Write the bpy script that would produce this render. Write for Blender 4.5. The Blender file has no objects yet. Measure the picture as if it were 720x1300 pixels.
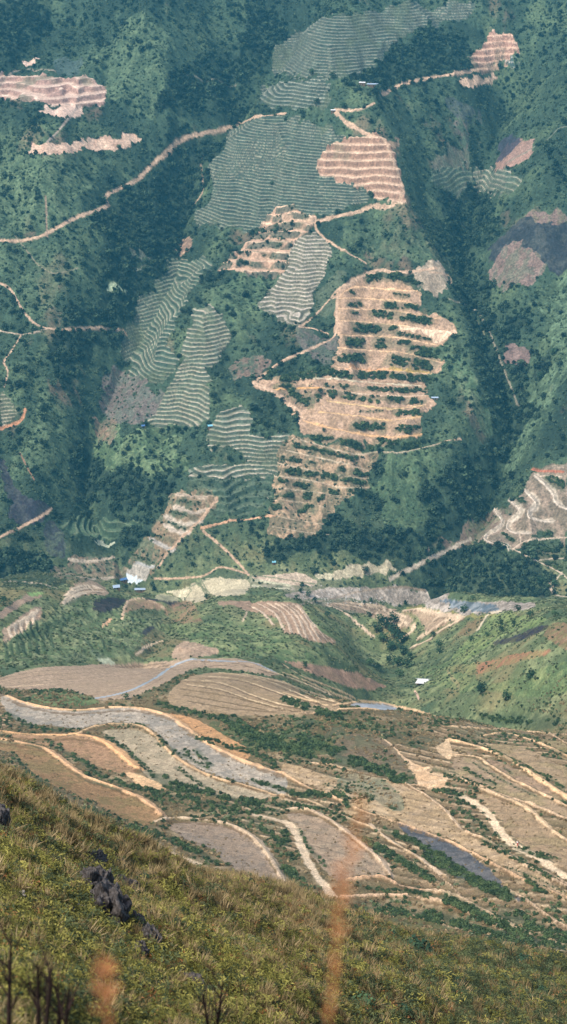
import bpy, bmesh, math, random
import numpy as np
from mathutils import Vector, Matrix, noise as mnoise
R = math.radians
rng = np.random.default_rng(7)
random.seed(7)
SC = bpy.context.scene
COL = SC.collection
CZ = 600.0                      # height of the eye above the zero level
PITCH = R(24.0)
FPX = 650 / math.tan(R(20))     # focal length in photo pixels (photo 720 x 1300)
cP, sP = math.cos(PITCH), math.sin(PITCH)

# ------------------------------------------------------------------ rays
def ray(x, y):
    u = (x - 360) / FPX; v = (y - 650) / FPX
    f = cP - v * sP
    return math.atan2(u, f), (-sP - v * cP) / math.hypot(u, f)      # azimuth, rise per metre of run
def slope_at(az, row):
    v = (row - 650) / FPX
    f = cP - v * sP
    return (-sP - v * cP) / (f / np.cos(az))
def project(X, Y, Z):
    z = Z - CZ
    fwd = Y * cP - z * sP
    up = Y * sP + z * cP
    return 360 + FPX * X / fwd, 650 - FPX * up / fwd

# ------------------------------------------------------------------ noise
def _hash(ix, iy, seed):
    h = (ix.astype(np.int64) * 374761393 + iy.astype(np.int64) * 668265263 + seed * 974634777) & 0xFFFFFFFF
    h = ((h ^ (h >> 13)) * 1274126177) & 0xFFFFFFFF
    h = (h ^ (h >> 16)) & 0xFFFF
    return h.astype(np.float32) / 65535.0
def vnoise(x, y, seed=0):
    x0 = np.floor(x); y0 = np.floor(y)
    fx = (x - x0).astype(np.float32); fy = (y - y0).astype(np.float32)
    fx = fx * fx * (3 - 2 * fx); fy = fy * fy * (3 - 2 * fy)
    a = _hash(x0, y0, seed); b = _hash(x0 + 1, y0, seed); c = _hash(x0, y0 + 1, seed); d = _hash(x0 + 1, y0 + 1, seed)
    return (a + (b - a) * fx + (c - a) * fy + (a - b - c + d) * fx * fy) * 2 - 1
def fbm(x, y, seed=0, octaves=4, gain=.5):
    s = 0; a = 1; t = 0
    for k in range(octaves):
        ca, sa = math.cos(k * .7 + .3), math.sin(k * .7 + .3)
        s = s + a * vnoise((x * ca - y * sa) * 2.03 ** k, (x * sa + y * ca) * 2.03 ** k, seed + k * 17); t += a; a *= gain
    return s / t
def sstep(a, b, x):
    t = np.clip((x - a) / (b - a), 0, 1); return t * t * (3 - 2 * t)

# ------------------------------------------------------------------ the land: a height field on a fan of rays round the viewpoint
ref_rows = np.array([1420, 1360, 1300, 1250, 1200, 1150, 1125, 1100, 1075, 1050, 1000, 950, 900, 850, 800, 770, 750, 735, 700, 600, 400, 200, 0, -90.])
ref_d = np.array([1.0, 3, 6, 14, 28, 60, 100, 170, 260, 345, 410, 457, 518, 620, 790, 930, 1040, 1150, 1200, 1276, 1455, 1671, 1927, 2080.])
_rows = np.concatenate([np.arange(1420, 1130, -1.1), np.arange(1130, 1040, -.34), np.arange(1040, 700, -.62), np.arange(700, -90, -.74)])
D = np.interp(-_rows, -ref_rows, ref_d)
k = np.ones(9) / 9
D[8:-8] = np.convolve(D, k, 'same')[8:-8]
D = np.concatenate([[.02, .3], np.sort(D), np.linspace(2090, 2300, 14)])
D = np.unique(np.round(D, 4))
az_in = np.arange(-16.2, 16.2001, .036)
side = 16.2 + np.cumsum(np.linspace(.1, 6, 14))
AZ = np.radians(np.concatenate([-side[::-1], az_in, side]))
ND, NA = len(D), len(AZ)

tables = {   # picture column -> (picture row, distance) of the ground, near to far
    0:    [(1300, 5), (1200, 9), (1100, 18), (1030, 30), (985, 46), (1010, 100), (1014, 300), (990, 390), (975, 420), (950, 460), (900, 520), (850, 640), (800, 760), (765, 870), (746, 960), (760, 1040), (738, 1140)],
    180:  [(1300, 8), (1200, 17), (1120, 38), (1085, 62), (1105, 110), (1112, 270), (1095, 312), (1080, 330), (1050, 364), (1000, 412), (950, 458), (900, 520), (850, 640), (800, 800), (765, 920), (752, 985), (757, 1050), (738, 1140)],
    360:  [(1300, 14), (1250, 24), (1200, 44), (1150, 82), (1134, 125), (1146, 170), (1158, 262), (1140, 298), (1120, 313), (1100, 329), (1050, 368), (1000, 410), (950, 455), (900, 518), (850, 640), (800, 790), (775, 900), (762, 985), (762, 1050), (740, 1140)],
    540:  [(1300, 34), (1250, 60), (1210, 100), (1194, 140), (1206, 220), (1195, 278), (1160, 300), (1130, 318), (1100, 336), (1050, 370), (1000, 410), (950, 455), (900, 520), (870, 590), (850, 680), (800, 880), (770, 1010), (745, 1130)],
    720:  [(1300, 60), (1250, 100), (1220, 142), (1232, 225), (1218, 272), (1180, 294), (1150, 310), (1100, 338), (1050, 372), (1000, 412), (950, 458), (900, 530), (850, 625), (800, 790), (775, 900), (765, 1040), (748, 1130)],
}
def pchip(x, y, xq):
    h = np.diff(x); dl = np.diff(y) / h
    m = np.zeros_like(y)
    s = (dl[:-1] * dl[1:] > 0)
    w1 = 2 * h[1:] + h[:-1]; w2 = h[1:] + 2 * h[:-1]
    with np.errstate(divide='ignore', invalid='ignore'):
        m[1:-1] = np.where(s, (w1 + w2) / (w1 / dl[:-1] + w2 / dl[1:]), 0)
    m[0] = dl[0]; m[-1] = dl[-1]
    i = np.clip(np.searchsorted(x, xq) - 1, 0, len(h) - 1)
    t = (xq - x[i]) / h[i]
    return ((1 + 2 * t) * (1 - t) ** 2 * y[i] + t * (1 - t) ** 2 * h[i] * m[i] + t * t * (3 - 2 * t) * y[i + 1] + t * t * (t - 1) * h[i] * m[i + 1])
cols_az, cols_z = [], []
for x in sorted(tables):
    a = math.atan((x - 360) / FPX / .8)
    dd = [0.0]; zz = [-2.3]
    if x >= 540:
        dd += [4, 12]; zz += [-7, -16.5]
    elif x >= 360:
        dd += [4]; zz += [-5.4]
    else:
        dd += [2.]; zz += [-3.5]
    for row, d in tables[x]:
        dd.append(d); zz.append(float(slope_at(a, row)) * d)
    dd += [1180, 1240, 1927, 2300]; zz += [-584, -555, -140, 60]
    cols_az.append(a); cols_z.append(pchip(np.array(dd, float), np.array(zz, float), D))
cols_z = np.array(cols_z)
# the far side shares one profile
w = sstep(1090, 1190, D)
mean = cols_z.mean(0)
cols_z = cols_z * (1 - w) + mean * w
ZB = np.zeros((ND, NA))
aq = np.clip(AZ, cols_az[0], cols_az[-1])
for i in range(ND):
    ZB[i] = pchip(np.array(cols_az), cols_z[:, i], aq)
DD, AA = np.meshgrid(D, AZ, indexing='ij')
X = DD * np.sin(AA); Y = DD * np.cos(AA)

def hit(x, y, Zs=None):
    """where the line of sight through a photo pixel meets the land"""
    Zs = ZB if Zs is None else Zs
    a, s = ray(x, y)
    j = np.searchsorted(AZ, a) - 1
    t = (a - AZ[j]) / (AZ[j + 1] - AZ[j])
    zc = Zs[:, j] * (1 - t) + Zs[:, j + 1] * t - s * D
    ok = np.where((zc >= 0) & (D > 1.2))[0]
    i = ok[0] if len(ok) else ND - 1
    if i > 0 and zc[i - 1] < 0:
        q = -zc[i - 1] / (zc[i] - zc[i - 1]); d = D[i - 1] + q * (D[i] - D[i - 1])
    else: d = D[i]
    return d * math.sin(a), d * math.cos(a), s * d, d
def ground(px, py):
    a = np.arctan2(px, py); d = np.hypot(px, py)
    i = np.clip(np.searchsorted(D, d) - 1, 0, ND - 2); j = np.clip(np.searchsorted(AZ, a) - 1, 0, NA - 2)
    tq = (d - D[i]) / (D[i + 1] - D[i]); s = (a - AZ[j]) / (AZ[j + 1] - AZ[j])
    return ((ZB[i, j] * (1 - s) + ZB[i, j + 1] * s) * (1 - tq) + (ZB[i + 1, j] * (1 - s) + ZB[i + 1, j + 1] * s) * tq)
def smooth_line(P, n=6, closed=False):
    P = [tuple(map(float, p)) for p in P]
    if len(P) < 3: 
        a, b = np.array(P[0]), np.array(P[-1]); return [tuple(a + (b - a) * t) for t in np.linspace(0, 1, n)]
    Q = [P[0]] + P + [P[-1]] if not closed else [P[-1]] + P + P[:2]
    out = []
    for i in range(1, len(Q) - 2):
        p0, p1, p2, p3 = map(np.array, Q[i - 1:i + 3])
        for t in np.arange(0, 1, 1 / n):
            out.append(tuple(.5 * ((2 * p1) + (p2 - p0) * t + (2 * p0 - 5 * p1 + 4 * p2 - p3) * t * t + (-p0 + 3 * p1 - 3 * p2 + p3) * t ** 3)))
    if not closed: out.append(P[-1])
    return out
def to_world(P, n=5, closed=False, lo=None):
    Q = [hit(x, y) for x, y in smooth_line(P, n, closed)]
    W = np.array([(q[0], q[1]) for q in Q])
    if lo is not None:
        W = W[[q[3] > lo for q in Q]]
    return W
def sector(W, m):
    d = np.hypot(W[:, 0], W[:, 1]); a = np.arctan2(W[:, 0], W[:, 1])
    i0 = max(np.searchsorted(D, d.min() - m) - 1, 0); i1 = min(np.searchsorted(D, d.max() + m) + 1, ND)
    e = m / max(d.min(), 1)
    j0 = max(np.searchsorted(AZ, a.min() - e) - 1, 0); j1 = min(np.searchsorted(AZ, a.max() + e) + 1, NA)
    return slice(i0, i1), slice(j0, j1)
def line_dist(W, m, XX, YY):
    """distance and side of every land vertex near a line"""
    si, sj = sector(W, m)
    x = XX[si, sj]; y = YY[si, sj]
    best = np.full(x.shape, 1e9); sgn = np.ones(x.shape); 
    for (ax, ay), (bx, by) in zip(W[:-1], W[1:]):
        dx, dy = bx - ax, by - ay; L = dx * dx + dy * dy
        if L < 1e-9: continue
        t = np.clip(((x - ax) * dx + (y - ay) * dy) / L, 0, 1)
        ex = x - ax - t * dx; ey = y - ay - t * dy
        q = ex * ex + ey * ey
        b = q < best
        best = np.where(b, q, best); sgn = np.where(b, np.sign(dx * (y - ay) - dy * (x - ax)), sgn)
    return (si, sj), np.sqrt(best), sgn
def poly_mask(W, XX, YY):
    si, sj = sector(W, 8)
    x = XX[si, sj]; y = YY[si, sj]
    ins = np.zeros(x.shape, bool)
    n = len(W)
    for k in range(n):
        x1, y1 = W[k]; x2, y2 = W[(k + 1) % n]
        if y1 == y2: continue
        c = ((y1 > y) != (y2 > y)) & (x < (x2 - x1) * (y - y1) / (y2 - y1) + x1)
        ins ^= c
    return (si, sj), ins

# ---- relief: ridges and gullies laid along lines on the plain slope
BASE = ZB.copy()
def relief(P, amp, width, power=1.3):
    W = np.array([hit(x, y, BASE)[:2] for x, y in smooth_line(P, 3)])
    s, dist, _ = line_dist(W, width * 4, X, Y)
    return s, amp * np.exp(-(dist / width) ** power)
add = np.zeros_like(ZB)
for P, amp, wd, pw in [
    ([(385, 0), (330, 70), (285, 120), (240, 170), (215, 300), (160, 400), (122, 500), (108, 590), (160, 690), (180, 735)], -74, 60, 1.1),
    ([(650, 40), (605, 180), (592, 290), (625, 400), (655, 480), (620, 600), (560, 690), (520, 735)], -100, 66, 1.05),
    ([(720, 290), (690, 420), (660, 480)], -20, 40, 1.2),
    ([(350, 340), (330, 420), (255, 460), (200, 560)], -12, 30, 1.3),
    ([(60, 0), (30, 60), (0, 100)], -30, 50, 1.2),
    ([(60, 640), (90, 735)], -14, 40, 1.3),
    ([(430, 0), (430, 120), (495, 240), (550, 335), (600, 430), (612, 500), (560, 590)], 62, 70, 1.6),
    ([(360, 180), (400, 400), (420, 640)], 16, 90, 1.8),
    ([(250, 330), (235, 440), (200, 560), (176, 660)], 18, 50, 1.8),
    ([(300, 440), (290, 560), (250, 660)], 12, 40, 1.5),
    ([(50, 160), (80, 300), (60, 480), (50, 640)], 44, 75, 1.6),
    ([(190, -10), (210, 100), (230, 130)], 46, 62, 1.6),
    ([(720, 120), (700, 300), (735, 460)], 46, 70, 1.6),
    ([(735, 560), (670, 620), (600, 690)], 30, 45, 1.5),
    ([(520, 0), (560, 90)], 14, 70, 1.6),
    # near side of the river
    ([(-40, 830), (60, 765), (130, 744), (175, 752)], 19, 55, 1.7),
    ([(180, 822), (260, 776), (330, 764), (400, 790), (440, 815)], 22, 48, 1.7),
    ([(175, 835), (215, 790), (225, 765)], -30, 32, 1.2),
    ([(560, 868), (528, 862), (506, 838), (502, 805), (482, 780)], -40, 46, 1.7),
    ([(740, 850), (660, 800), (600, 785), (575, 778)], 26, 50, 1.6),
    ([(735, 900), (640, 870), (560, 880)], -22, 30, 1.4),
    ([(0, 850), (70, 820), (110, 800)], -5, 26, 1.5), ([(430, 870), (470, 830), (440, 780)], -10, 26, 1.3),
    ([(60, 855), (180, 845), (300, 845), (340, 850)], 5, 30, 1.8),
    ([(250, 885), (330, 870), (440, 905)], 7, 40, 1.8),
]:
    s, v = relief(P, amp, wd, pw)
    add[s] += v
far = sstep(1170, 1260, DD)
add += far * (fbm(X / 150, Y / 190, 3, 3) * 18 + (np.abs(fbm(X / 48, Y / 110, 9, 3)) * 2 - .5) * -12)
midw = sstep(600, 700, DD) * (1 - sstep(1060, 1130, DD))
add += midw * (fbm(X / 90, Y / 110, 5, 3) * 7 + (np.abs(fbm(X / 26, Y / 40, 6, 3)) * 2 - .5) * -2.8)
nearw = sstep(270, 310, DD) * (1 - sstep(600, 700, DD))
add += nearw * fbm(X / 60, Y / 60, 15, 2) * 1.6
valley = sstep(1070, 1120, DD) * (1 - sstep(1170, 1200, DD))
ZB = ZB + add
ZB = np.minimum(ZB, -2.2 - DD * .0 + 0 * DD) if False else ZB
cap = 25.0
ZB = np.where(ZB > cap, cap + (ZB - cap) * .1, ZB)

# ------------------------------------------------------------------ colours of the ground, in the sRGB of daylight
def lin(c):
    c = np.asarray(c, float) / 255
    if c[0] > c[1] > c[2]: c = c + np.array([-.006, .005, -.014]) * min(1, max(0, (c[0] - c[2] - .14) / .12))   # soil is sandy rather than pink
    if c[1] > c[0] and c[1] > c[2]:          # greens of this dry season are greyish
        c = c.mean() + (c - c.mean()) * .78
    return np.where(c <= .04045, c / 12.92, ((c + .055) / 1.055) ** 2.4)
n1 = fbm(X / 26, Y / 26, 21, 4); n2 = fbm(X / 7, Y / 7, 33, 3); n3 = fbm(X / 2.1, Y / 2.1, 44, 3)
n0 = fbm(X / 110, Y / 110, 55, 3)
C = np.zeros((ND, NA, 3), np.float32)
ROUGH = np.zeros((ND, NA), np.float32)      # vegetation bump, metres
def mixc(base, col, m):
    return base * (1 - m[..., None]) + np.asarray(col, np.float32) * m[..., None]
G1 = lin((60, 82, 58)); G2 = lin((84, 104, 68)); G3 = lin((42, 62, 46)); EARTH = lin((132, 106, 88)); DRY = lin((134, 120, 86))
c = np.zeros_like(C) + G1
c = mixc(c, G2, sstep(.0, .6, n1 + .35 * n2)); c = mixc(c, G3, sstep(.0, .55, -n0 - .5 * n1 + .2 * n2))
c = mixc(c, EARTH, .5 * sstep(.35, .7, fbm(X / 40, Y / 60, 77, 4) + .2 * n2))
C[:] = c
cm = np.zeros_like(C) + lin((98, 112, 68))
cm = mixc(cm, lin((134, 142, 90)), sstep(0, .5, n2 + .4 * n3)); cm = mixc(cm, DRY, .8 * sstep(.1, .6, n1)); cm = mixc(cm, lin((76, 96, 62)), sstep(.1, .5, -n1))
C[:] = C * far[..., None] + cm * (1 - far[..., None])
cn = np.zeros_like(C) + lin((116, 102, 74))
cn = mixc(cn, lin((160, 138, 108)), sstep(0, .5, n2 + .3 * n3)); cn = mixc(cn, lin((96, 98, 62)), .75 * sstep(.0, .5, n1 + .4 * n3))
cn = mixc(cn, lin((84, 78, 52)), .6 * sstep(.05, .4, fbm(X / 4, Y / 4, 97, 4)))
nw = 1 - sstep(540, 600, DD)
C[:] = C * (1 - nw[..., None]) + cn * nw[..., None]
cf = np.zeros_like(C) + lin((92, 86, 50))
cf = mixc(cf, lin((124, 104, 70)), sstep(0, .5, fbm(X / 3, Y / 3, 91, 4))); cf = mixc(cf, lin((92, 96, 46)), sstep(0, .5, fbm(X / 5, Y / 5, 92, 4)))
fw = 1 - sstep(225, 262, DD)
C[:] = C * (1 - fw[..., None]) + cf * fw[..., None]
cv = np.zeros_like(C) + lin((126, 122, 98)); cv = mixc(cv, lin((156, 146, 128)), sstep(0, .5, n2 + n3 * .4)); cv = mixc(cv, lin((84, 100, 66)), sstep(.1, .5, n1))
C[:] = C * (1 - valley[..., None]) + cv * valley[..., None]

REG = np.zeros((ND, NA), np.int16)          # which ground object a face belongs to
REG[:] = np.where(DD > 1180, 0, np.where(DD > 1085, 1, np.where(DD > 560, 2, np.where(DD > 262, 3, 4))))
regions = [('far_hillside', 'tall green valley side with forest gullies across the river', 'hillside'),
           ('valley_floor', 'flat stony valley floor beside the shallow river', 'valley'),
           ('green_hills', 'low green spurs running down to the river', 'hills'),
           ('near_hillside', 'brown dry hillside stepped with curving terraces', 'hillside'),
           ('foreground_slope', 'steep slope overgrown with yellow green scrub below the viewpoint', 'slope')]
DZ = np.zeros_like(ZB)
wf = .35 * sstep(500, 900, DD) + .65 * sstep(1180, 1260, DD)
XW = X + vnoise(X / 9, Y / 9, 61) * 4.2 * wf + vnoise(X / 2.5, Y / 2.5, 62) * .5 * (1 - wf) + vnoise(X / 3, Y / 3, 64) * 1.8 * wf
YW = Y + vnoise(X / 9, Y / 9, 71) * 4.2 * wf + vnoise(X / 2.5, Y / 2.5, 72) * .5 * (1 - wf) + vnoise(X / 3, Y / 3, 74) * 1.8 * wf
XS = X + fbm(X / 45, Y / 45, 66, 4) * 34 * wf; YS = Y + fbm(X / 45, Y / 45, 76, 4) * 34 * wf
VEG = np.ones_like(ZB, dtype=np.float32)    # how much may grow here

VEG += far * .9 * sstep(.12, .4, fbm(X / 60, Y / 80, 88, 4))
def field(P, col, col2=None, name=None, label=None, cat='field', step=None, riser=None, lip=None, amt=1.0, veg=0.0, flat=0, lipw=.22, rs=.55, hz=0, away=True, round_=True, gate=0, tilt=(0, 0), soft=False, dz=.8, dmax=1e9):
    W = to_world(P, 4 if round_ else 2, True)
    (s), m = poly_mask(W, XS, YS) if soft else poly_mask(W, XW, YW)
    m = m & (DD[s] < dmax)
    mf = m.astype(np.float32)
    a1 = n3[s]; a2 = n2[s]
    base = np.zeros(m.shape + (3,), np.float32) + lin(col)
    if col2 is not None: base = mixc(base, lin(col2), sstep(-.25, .35, a2 + .6 * a1))
    if step:
        h = ZB[s] + fbm(X[s] / 45, Y[s] / 45, 101, 2) * step * hz + X[s] * tilt[0] + Y[s] * tilt[1]
        t = h / step; fl = np.floor(t); f = t - fl
        DZ[s] += np.where(m, step * (fl + sstep(rs, 1, f)) - h + step * .5, 0) * dz
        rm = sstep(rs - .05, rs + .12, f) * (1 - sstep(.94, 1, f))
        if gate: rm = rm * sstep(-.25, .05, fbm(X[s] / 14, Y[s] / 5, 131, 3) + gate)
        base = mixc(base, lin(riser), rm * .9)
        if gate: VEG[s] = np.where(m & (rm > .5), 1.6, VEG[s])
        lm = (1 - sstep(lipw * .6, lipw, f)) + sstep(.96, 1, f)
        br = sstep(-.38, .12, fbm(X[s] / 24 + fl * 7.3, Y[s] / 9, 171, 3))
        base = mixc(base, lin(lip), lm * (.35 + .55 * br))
        base = mixc(base, lin((84, 96, 66)), .6 * sstep(.12, .5, fbm(X[s] / 30, Y[s] / 30, 173, 4)))
    n4 = fbm(X[s] / 1.1, Y[s] / 1.1, 99, 2)
    base *= (1 + .16 * a2 + .14 * a1 + .26 * n4)[..., None]
    C[s] = C[s] * (1 - mf[..., None] * amt) + base * mf[..., None] * amt
    if not gate: VEG[s] = np.where(m, veg, VEG[s])
    else: VEG[s] = np.where(m & ~(VEG[s] > 1.2), veg, VEG[s])
    if name:
        regions.append((name, label, cat)); REG[s] = np.where(m, len(regions) - 1, REG[s])
def pxm(W):                                  # metres per photo pixel at a line
    d = np.hypot(W[:, 0], W[:, 1]).mean()
    return d * (1.12 if d > 1100 else 1.75) / FPX
def lane(P, w, col, h=0.0, step=0.0, L=7.0, name=None, label=None, cat='path', veg=0.0, amt=1.0, edge=.25, reach=None, ragged=.3):
    """a path, bank or road along a traced line; h raises a bank, step drops the land on its downhill side"""
    W = to_world(P, 5)
    wm = w * pxm(W) * .5
    m = max(wm * 2, L * 4 if step else 0) + 3
    (s), dist, sg = line_dist(W, m, X, Y)
    dn = dist + wm * ragged * vnoise(X[s] / (wm * 2.2), Y[s] / (wm * 2.2), 201) + wm * ragged * .6 * vnoise(X[s] / (wm * .8), Y[s] / (wm * .8), 203)
    mk = 1 - sstep(wm * (1 - edge), wm * (1 + edge), dn)
    if h: DZ[s] += h * np.exp(-(dn / wm) ** 2)
    if step:
        up = -sg * sstep(0, wm * .7, dist)         # right of the line is uphill
        DZ[s] += step * up * np.exp(-dist / L)
    base = np.zeros(dist.shape + (3,), np.float32) + lin(col)
    base *= (1 + .22 * n3[s] + .1 * n2[s])[..., None]
    C[s] = C[s] * (1 - mk[..., None] * amt) + base * mk[..., None] * amt
    VEG[s] = np.where(dn < wm * 1.1, veg, VEG[s])
    if name:
        regions.append((name, label, cat)); REG[s] = np.where(dn < wm, len(regions) - 1, REG[s])
strips = []
def strip(P, w, dens=1.0, kind='shrub', col=(62, 84, 56)):
    """a band of bushes along a traced line"""
    lane(P, w, col, veg=0.0, amt=.5, edge=.5, ragged=.5)
    strips.append((P, w, dens, kind))
def Q(s, ox=0, oy=0, k=1.0):
    return [(float(a.split(',')[0]) / k + ox, float(a.split(',')[1]) / k + oy) for a in s.split()]
# ================================================================== the far side of the valley
# shades of the cover: brighter grass, darker woods, bare and burnt earth
def patch(P, col, col2=None, amt=.8, veg=1.0, **kw): field(P, col, col2, amt=amt, veg=veg, soft=(veg >= 1 and not kw.get('name')), **kw)
GRASS1, GRASS2 = (74, 96, 64), (94, 114, 76)
patch(Q('0,380 100,370 200,400 250,450 260,510 0,520', 0, 0, 2), GRASS1, GRASS2, .7)
patch(Q('0,215 60,200 100,210 130,245 120,262 60,290 0,298'), GRASS1, GRASS2, .7)
patch(Q('170,20 215,80 225,130 200,160 150,120 120,60'), GRASS1, GRASS2, .6)
patch(Q('0,310 60,310 110,300 90,380 40,390 0,360'), GRASS1, GRASS2, .5)
patch(Q('30,500 70,520 100,600 90,640 50,600 20,560'), GRASS1, GRASS2, .7)
patch(Q('120,560 160,545 235,560 240,600 180,610 130,600'), (84, 110, 68), (112, 132, 84), .7)
patch(Q('420,285 470,268 510,268 545,300 560,335 500,338 460,325'), GRASS1, GRASS2, .6)
patch(Q('560,430 590,440 630,480 640,520 620,540 580,480'), (78, 108, 72), GRASS2, .7)
patch(Q('275,365 325,350 345,380 310,420 285,410'), (80, 106, 70), (100, 122, 80), .6)
patch(Q('480,600 530,580 560,620 560,660 500,650'), (78, 104, 66), (98, 120, 76), .6)
patch(Q('660,380 720,360 720,500 690,560 650,590 640,560 690,460'), GRASS1, (106, 132, 92), .6)
for P in ['0,0 60,0 50,40 0,80', '240,90 290,60 330,10 360,40 330,110 270,150 225,160 205,130',
          '235,180 275,190 245,260 235,300 200,345 165,400 150,440 130,480 115,530 112,600 150,650 170,700 140,690 105,620 95,560 85,500 70,450 120,380 110,320 150,260 190,215',
          '108,590 160,610 230,592 215,640 178,700 150,680', '590,200 620,215 635,290 612,310 628,380 660,430 680,470 668,540 622,620 565,690 500,715 380,712 330,722 345,690 400,672 450,655 520,645 575,590 618,520 606,440 572,350 552,280 570,220',
          '0,700 60,705 90,735 0,745', '480,62 560,40 600,52 580,88 500,102 440,112', '500,722 560,703 650,702 700,730 690,757 560,748', '130,290 215,235 240,300 200,340 150,330']:
    patch(Q(P), (40, 58, 44), (54, 74, 52), .85, 3.0)
SOIL, SOIL2 = (146, 116, 100), (170, 138, 116)
patch(Q('140,470 165,472 195,492 210,500 200,530 150,540 128,520 132,490'), (116, 104, 96), (96, 98, 84), .9, .4)
patch(Q('120,540 145,530 142,560 125,560'), SOIL, (110, 104, 84), .7, .4)
patch(Q('230,305 243,300 240,318 225,322'), SOIL, SOIL2, .8, .2)
patch(Q('490,175 510,178 505,190 492,190'), SOIL, SOIL2, .6, .3)
patch(Q('600,60 650,70 720,80 720,185 680,190 640,150 580,110 540,160 520,140 540,110', 360, 250, 2), (50, 52, 58), (66, 68, 66), .95, .25, name='burnt_field', label='large blue black burnt clearing on the right hand mountainside', cat='field')
patch(Q('610,60 640,40 700,45 720,60 720,78', 360, 250, 2), (130, 108, 98), (112, 104, 84), .9, .3)
patch(Q('580,110 640,145 665,185 640,215 580,232 520,205 535,160', 360, 250, 2), (136, 112, 102), (106, 100, 86), .85, .3)
patch(Q('560,380 610,375 617,420 570,430', 360, 250, 2), (130, 106, 98), None, .8, .2)
patch(Q('545,400 600,352 640,370 622,400 560,432', 360, 0, 2), (172, 134, 120), (150, 120, 108), .9, .1, name='bare_field', label='pinkish bare clearing above the right hand ravine', cat='field')
patch(Q('540,375 578,340 600,360 552,405', 360, 0, 2), (62, 62, 74), None, .9, .2)
patch(Q('430,300 460,290 470,350 455,375 440,345', 360, 0, 2), (120, 108, 96), (84, 104, 78), .8, .4)
patch(Q('415,245 450,260 500,285 480,300 430,290', 360, 0, 2), (66, 70, 78), (88, 92, 80), .7, .5)
patch(Q('375,430 385,395 440,372 470,385 465,425', 360, 0, 2), (124, 118, 98), (100, 106, 82), .85, .2)
patch(Q('0,165 22,180 40,235 80,268 118,280 130,300 70,328 20,322 30,280 5,230', 0, 500, 2), (52, 50, 60), (66, 66, 66), .95, .1, name='burnt_field', label='charred black field beside the track at the left edge', cat='field')
patch(Q('115,325 150,338 162,405 122,412 112,370', 0, 500, 2), (56, 56, 62), (72, 82, 66), .85, .3)
patch(Q('135,155 205,150 200,185 150,190', 0, 0, 2), (70, 88, 84), None, .7, .5)
patch(Q('580,430 640,400 690,420 660,450 600,460', 0, 250, 2), (134, 110, 96), (92, 100, 76), .7, .4)
patch(Q('425,345 440,352 418,400 400,395 405,370', 0, 0, 1), (100, 108, 78), None, .5, .5)
patch(Q('30,330 90,350 130,360 120,420 60,400', 360, 250, 2), (118, 106, 98), (88, 96, 78), .75, .4)
patch(Q('270,230 300,222 322,235 285,243', 0, 250, 2), (176, 190, 144), None, .9, 0, name='rice_field', label='small pale green plot alone in the left forest', cat='field')
for P in ['325,145 350,142 390,150 345,155', '328,165 352,170 385,172 345,178']: patch(Q(P, 0, 250, 2), (120, 122, 98), None, .8, .1)
patch(Q('0,210 22,200 40,240 35,330 5,320'), (98, 110, 80), None, .0, 1)
# striped terraces
TR, LP, TD = (54, 72, 60), (170, 160, 138), (104, 112, 92)
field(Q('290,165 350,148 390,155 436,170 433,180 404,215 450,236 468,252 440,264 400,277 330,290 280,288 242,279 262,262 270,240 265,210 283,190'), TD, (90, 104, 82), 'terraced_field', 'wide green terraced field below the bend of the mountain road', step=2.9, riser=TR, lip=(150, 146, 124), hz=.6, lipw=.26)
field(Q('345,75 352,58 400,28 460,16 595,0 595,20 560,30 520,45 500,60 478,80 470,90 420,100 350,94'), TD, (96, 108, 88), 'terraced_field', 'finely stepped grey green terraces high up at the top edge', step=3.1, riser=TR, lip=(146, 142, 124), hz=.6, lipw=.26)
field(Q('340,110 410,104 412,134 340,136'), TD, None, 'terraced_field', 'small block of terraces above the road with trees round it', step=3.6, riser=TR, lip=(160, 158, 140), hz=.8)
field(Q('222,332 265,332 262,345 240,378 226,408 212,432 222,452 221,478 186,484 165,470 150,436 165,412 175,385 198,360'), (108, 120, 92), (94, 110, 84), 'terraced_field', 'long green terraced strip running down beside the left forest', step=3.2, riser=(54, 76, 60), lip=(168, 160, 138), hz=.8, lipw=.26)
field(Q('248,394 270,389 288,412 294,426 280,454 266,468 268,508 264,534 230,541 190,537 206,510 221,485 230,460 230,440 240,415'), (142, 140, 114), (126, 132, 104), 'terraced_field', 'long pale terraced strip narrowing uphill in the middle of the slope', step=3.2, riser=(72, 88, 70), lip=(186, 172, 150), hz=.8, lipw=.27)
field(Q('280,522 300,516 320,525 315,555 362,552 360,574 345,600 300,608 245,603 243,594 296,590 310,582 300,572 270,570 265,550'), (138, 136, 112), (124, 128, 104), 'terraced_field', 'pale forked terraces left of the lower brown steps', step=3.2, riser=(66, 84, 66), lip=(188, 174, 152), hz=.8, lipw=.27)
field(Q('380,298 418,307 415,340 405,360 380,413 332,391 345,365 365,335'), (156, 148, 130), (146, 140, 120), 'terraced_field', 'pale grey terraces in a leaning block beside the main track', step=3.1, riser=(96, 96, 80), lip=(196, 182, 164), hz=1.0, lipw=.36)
field(Q('0,498 14,508 21,522 12,534 0,541'), (150, 142, 120), None, 'terraced_field', 'tip of pale terraces cut by the left edge', step=2.6, riser=(84, 92, 70), lip=(210, 192, 166), hz=1)
field(Q('370,440 470,428 480,460 450,492 400,490', 360, 0, 2), (98, 116, 88), None, 'terraced_field', 'dull green steps under the pinkish clearing above the ravine', step=5, riser=(64, 88, 70), lip=(140, 140, 116), hz=1)
field(Q('480,470 525,425 600,455 570,490 500,490', 360, 0, 2), (110, 118, 92), None, 'terraced_field', 'small light edged steps beside the right hand ravine', step=5, riser=(70, 90, 72), lip=(190, 176, 154), hz=1)
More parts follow.
